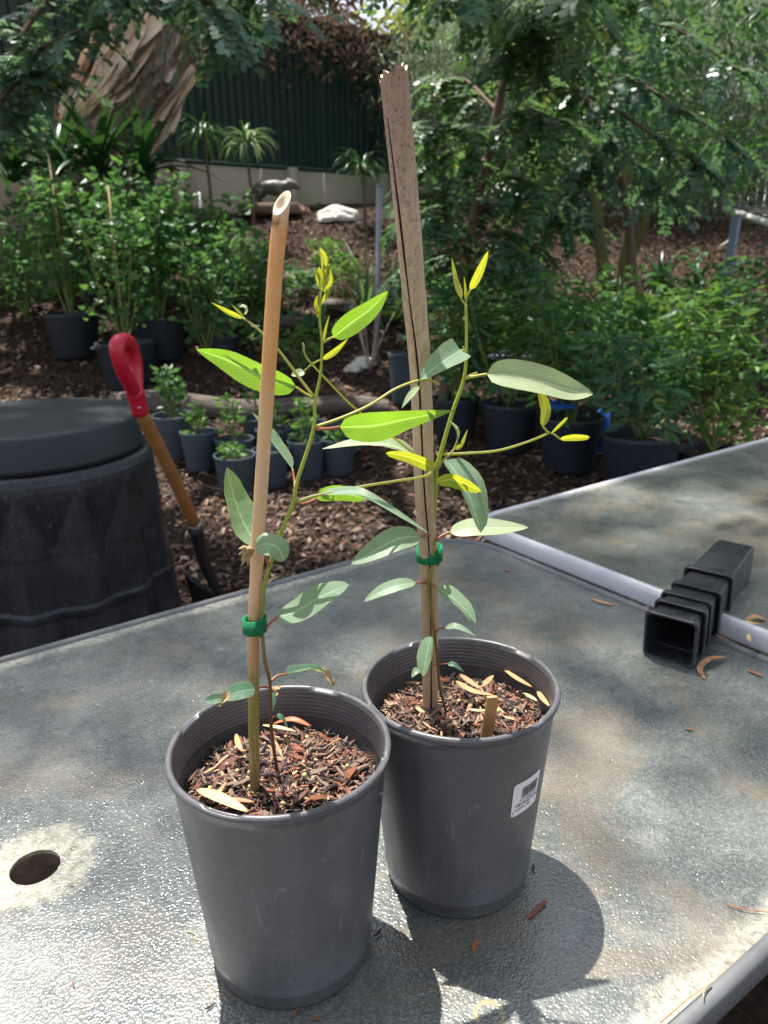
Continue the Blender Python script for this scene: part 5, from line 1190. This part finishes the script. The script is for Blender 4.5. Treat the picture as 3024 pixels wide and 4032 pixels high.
# ------------------------------------------------------------------ strap leaved clumps, spiky rosettes
def straps(label, b, n, L, wd, seed, mat=F_DARK, up=1.0, name='strap_leaved_clump', cat='plant', trunk=None, droop=1.2, shiny=0):
    r = random.Random(seed); t = thing(name, label, cat, b)
    top_ = Vector(b) if trunk is None else trunk[-1]
    if trunk: limb(t, trunk, .016, .012, M_BARK, 10, 'trunk')
    for i in range(n):
        a = 2*PI*i/n*2.4+r.uniform(-.3, .3); el = R_(r.uniform(20, 80)*up); v = Vector((math.cos(a)*math.cos(el), math.sin(a)*math.cos(el), math.sin(el))); l = L*r.uniform(.65, 1.1); p = top_.copy(); V, F = [], []
        s = v.cross(Vector((0, 0, 1))).normalized(); ns = 7
        for k in range(ns+1):
            f = k/ns; w_ = wd/2*(1-f**2.5)*(.6+.8*min(1, f*3)) if k < ns else .001; nn = s.cross(v).normalized()
            V += [p-s*w_+nn*w_*.35, p, p+s*w_+nn*w_*.35]; p = p+v*l/ns; v = (v+Vector((0, 0, -droop/ns))).normalized()
        for k in range(ns): F += [(3*k, 3*k+1, 3*k+4, 3*k+3), (3*k+1, 3*k+2, 3*k+5, 3*k+4)]
        part('leaf', (V, F), (mat[0] if r.random() < mat[2] else mat[1]) if isinstance(mat, tuple) else mat, t, rnd=[r.random()]*len(F))
    return t
for i, (u, v, y_, L, lb) in enumerate([(30, 395, 6.3, .62, 'dark strap leaved clump at the left edge below the paperbark'), (130, 380, 6.3, .68, 'dark strap leaved clump left of the paperbark foot'), (215, 375, 6.35, .66, 'dark strap leaved clump in front of the paperbark foot'), (310, 380, 6.4, .60, 'dark strap leaved clump right of the paperbark foot')]):
    straps(lb, PY(u*D, v*D, y_), 30, L, .055, 160+i)
def rosette(u, v, y_, L, wd, mat, seed, lb, n=44, foot=460):
    tp_ = PY(u*D, v*D, y_); b = Vector((tp_.x+.02, y_+.03, gz(tp_.x, y_)-.02)); straps(lb, b, n, L, wd, seed, mat, 1.0, 'spiky_rosette_plant', 'plant', [b, b.lerp(tp_, .5)+Vector((.01, 0, 0)), tp_], 2.6)
rosette(532, 318, 7.9, .36, .016, (F_PALE, F_DARK, .38), 171, 'sunlit spiky rosette plant glowing before the green fence', 80)
rosette(440, 298, 7.9, .42, .012, F_DARK, 172, 'dark spiky rosette plant left of the sunlit one')
rosette(782, 378, 8.3, .46, .012, F_DARK, 173, 'dark spiky rosette plant above the metal pole', 56)
straps('grassy tuft with arching blades beside the metal pole', PG(790*D, 690*D), 34, .75, .014, 174, F_GRN, 1.1, 'grass_tuft', 'grass', None, 1.4)
straps('wispy pale dry grass tuft left of the metal pole', PG(770*D, 675*D), 40, .6, .006, 175, F_DRY, 1.1, 'grass_tuft', 'grass', None, 1.3)
straps('broad leaved dark tuft beside the split stake', PG(850*D, 700*D), 24, .7, .03, 176, F_DARK, 1.1, 'grass_tuft', 'grass', None, 1.2)
straps('shiny dark strap clump in the dappled mulch right of the forked tree', PG(1500*D, 640*D), 26, .42, .035, 177, F_DARK, .9)
straps('dark strap clump under the clothesline post', PG(1420*D, 620*D), 22, .38, .035, 178, F_DARK, .9)

# ------------------------------------------------------------------ logs, rocks, poles, statue
def logm():
    m = NT('weathered_log'); v = m.map(sc=(1, 9, 9)); a = m.noise(5, 8, .7, v, .6); m.base(m.ramp(a, [(.3, (.06, .045, .038)), (.5, (.15, .12, .10)), (.7, (.32, .27, .23))])); m.rough(.9); m.bump(a, 1, .03); return m.m
M_LOG = logm()
def log(label, u0, v0, u1, v1, r0, r1, seed, flat=.8, name='log', n=24):
    a, b = PG(u0*D, v0*D), PG(u1*D, v1*D); a.z += r0*flat*.6; b.z = gz(b.x, b.y)+r1*flat*.6; L = (b-a).length; t = thing(name, label, 'log', a, math.atan2(b.y-a.y, b.x-a.x)); V, F = [], []; m = 30
    for i in range(m+1):
        f = i/m; r = r0+(r1-r0)*f; z = (b.z-a.z)*f
        for k in range(n):
            q = 2*PI*k/n; rr = r*(1+.16*mnoise.noise(Vector((f*L*1.6, math.cos(q)*2+seed, math.sin(q)*2)))+.05*mnoise.noise(Vector((f*L*2, k*1.1, seed)))); V.append((L*f, math.cos(q)*rr, math.sin(q)*rr*flat+z+.05*mnoise.noise(Vector((f*3, seed, 0)))))
    for i in range(m):
        for k in range(n): F.append((i*n+k, i*n+(k+1) % n, (i+1)*n+(k+1) % n, (i+1)*n+k))
    part('wood', (V, F), M_LOG, t, world=False)
    part('cut_end', ([V[k] for k in range(n)]+[(.02, 0, 0)], [(k, n, (k+1) % n) for k in range(n)]), simple('log_end_'+str(seed), (.25, .19, .15), .9, .4, 40, .5, .01), t, world=False)
log('long weathered log lying behind the cluster of small pots', 245, 890, 840, 895, .10, .07, 1)
log('grey timber sleeper edging the bed in the middle distance', 395, 712, 700, 700, .075, .07, 2, .7)
log('grey sleeper continuing behind the metal pole', 700, 665, 850, 690, .07, .06, 3, .7)
log('dark log lying on the slope behind the orange stake top', 470, 625, 680, 610, .09, .07, 4)
log('fallen branch below the dog statue', 618, 462, 690, 445, .05, .03, 5)
def rock(label, u, v, sx, sy, sz, mat, seed, name='rock'):
    p = PG(u*D, v*D); import bmesh as _b; bm = _b.new(); _b.ops.create_icosphere(bm, subdivisions=3, radius=1)
    for w_ in bm.verts:
        q = w_.co.copy(); k = 1+.28*mnoise.noise(q*1.2+Vector((seed, 0, 0)))+.10*mnoise.noise(q*3.5+Vector((seed, 2, 0))); w_.co = Vector((q.x*sx*k, q.y*sy*k, max(-.3, q.z)*sz*k))
    me = bpy.data.meshes.new(name); bm.to_mesh(me); bm.free(); me.materials.append(mat); o = put(name, me); o.location = (p.x, p.y, p.z+sz*.2); setp(o, label, 'rock')
M_WR = simple('pale_limestone', (.62, .60, .54), .9, .2, 6, .6, .03); M_BR = simple('red_brown_rock', (.22, .12, .09), .9, .35, 6, .6, .03)
rock('white limestone rock on the sunny slope below the wall', 727, 476, .22, .16, .12, M_WR, 1); rock('white rock beside the foot of the metal pole', 785, 790, .09, .08, .06, M_WR, 2); rock('red brown rock by the nose of the dog statue', 650, 462, .11, .09, .07, M_BR, 3)
rock('small grey rock near the bare shrub', 765, 800, .07, .06, .04, M_WR, 5); rock('dark stone left of the dog statue plinth', 548, 462, .07, .06, .04, M_BR, 4)
M_GAL = simple('galvanised_pipe', (.36, .37, .40), .45, .25, 12, .1, .002, metal=.5)
pp = PG(812*D, 790*D); o = thing('metal_pole', 'upright grey metal pole between the two stakes', 'pole', pp); pt = PY(819*D, 402*D, pp.y); part('pipe', tube([pp-Vector((0, 0, .1)), pt], .021, 16), M_GAL, o); part('cap', lathe([(.021, -.002), (.023, 0), (.022, .012), (.001, .014)], 16, pt), M_GAL, o)
pp = PG(448*D, 600*D); o = thing('metal_pole', 'thin pale metal stake rising from the leafy saplings at left', 'pole', pp); part('pipe', tube([pp, PY(430*D, 415*D, pp.y)], .014, 10), M_GAL, o)
pp = PG(1548*D, 740*D); cl = thing('clothesline', 'blue grey clothesline post with a white crossarm at the right edge', 'clothesline', pp)
pt = PY(1592*D, 462*D, pp.y); w_ = .04; part('post', tube([pp-Vector((0, 0, .2)), pt], .038, 4), simple('blue_grey_steel', (.20, .25, .32), .45, .15, 12), cl, smooth=False)
aA, aB = PY(1566*D, 452*D, pp.y-.02), PY(1700*D, 495*D, pp.y-.9); part('crossarm', tube([aA, aB], .024, 8), simple('white_crossarm', (.62, .60, .58), .5, .15, 12), cl)
for k in range(6):
    s0 = aA.lerp(aB, .08+.16*k); part('wire', tube([s0+Vector((0, 0, .03)), s0+Vector((1.6, .5, -.0)), s0+Vector((3.4, 1.0, .05))], .0022, 5, seg=10), M_GAL, cl)
# dog-like statue
ds = PY(590*D, 440*D, 8.72); st = thing('dog_statue', 'grey dog shaped garden statue standing before the cream wall', 'statue', ds)
def dp(u, v, dy=0): return PY(u*D, (v-4)*D, 8.72+dy)
parts_ = [tube([dp(648, 411), dp(636, 404), dp(622, 402)], [.022, .042, .055], 12, seg=6), tube([dp(622, 404), dp(608, 412)], [.055, .062], 12), tube([dp(612, 410), dp(596, 410), dp(575, 409), dp(560, 411), dp(552, 416)], [.066, .080, .066, .062, .050], 14, seg=12),
          tube([dp(553, 412), dp(545, 420), dp(537, 432), dp(530, 440)], [.034, .022, .016, .010], 10, seg=8), tube([dp(622, 395), dp(619, 386)], [.018, .003], 8), tube([dp(627, 395, .03), dp(628, 386, .03)], [.018, .003], 8)]
for (u, dy) in ((604, -.045), (612, .045)): parts_.append(tube([dp(u, 414, dy), dp(u+2, 428, dy), dp(u-1, 442, dy), dp(u+4, 444, dy)], [.040, .024, .018, .02], 10, seg=9))
for (u, dy) in ((560, -.045), (568, .045)): parts_.append(tube([dp(u, 414, dy), dp(u-1, 424, dy), dp(u-7, 432, dy), dp(u-4, 442, dy), dp(u+1, 444, dy)], [.048, .040, .022, .018, .02], 10, seg=10))
b_ = part('body', join(*parts_), simple('painted_statue', (.12, .115, .085), .5, .6, 9, .3, .01), st); m_ = b_.modifiers.new('merge', 'REMESH'); m_.mode = 'VOXEL'; m_.voxel_size = .011; m_.use_smooth_shade = True
part('plinth', box((dp(582, 454).x, 8.72, dp(582, 454).z), (.62, .22, .10)), simple('plinth_stone', (.22, .15, .12), .9, .3, 12), st)
# bare twig shrub
bs = PG(800*D, 805*D); t = thing('bare_shrub', 'small leafless pale twiggy shrub beside the metal pole', 'shrub', bs); r = random.Random(3)
M_PT = simple('pale_twig', (.42, .36, .32), .8, .25, 30)
for i in range(9): a = r.uniform(-.22, .22); part('twig', tube([bs, bs+Vector((a*.5, r.uniform(-.1, .1), .22)), bs+Vector((a*1.2, r.uniform(-.2, .2), r.uniform(.38, .6)))], [.007, .002], 5, seg=8), M_PT, t)
# loose leaves and twigs on the white table
litter('fallen_leaf', 'tan leaf on the second table right of the black tube pots', 'fallen leaf', [PZ(u, v, TZ+.034+z) for u, v, z in ((2935, 2445, .004), (2975, 2430, .01), (3024, 2448, .002))], .018, M_DRYL, .4)
litter('fallen_leaf', 'pale stalk like leaf on the second table nearest the tube pots', 'fallen leaf', [PZ(u, v, TZ+.034+z) for u, v, z in ((2893, 2448, .004), (2945, 2452, .006), (3010, 2462, .002))], .012, M_DRYY, .4)
litter('fallen_leaf', 'yellow crescent leaf stuck on the white table rim', 'fallen leaf', [PZ(u, v, TZ+z) for u, v, z in ((2945, 2495, .035), (2955, 2525, .028), (2995, 2555, .012))], .010, M_DRYY, .2)
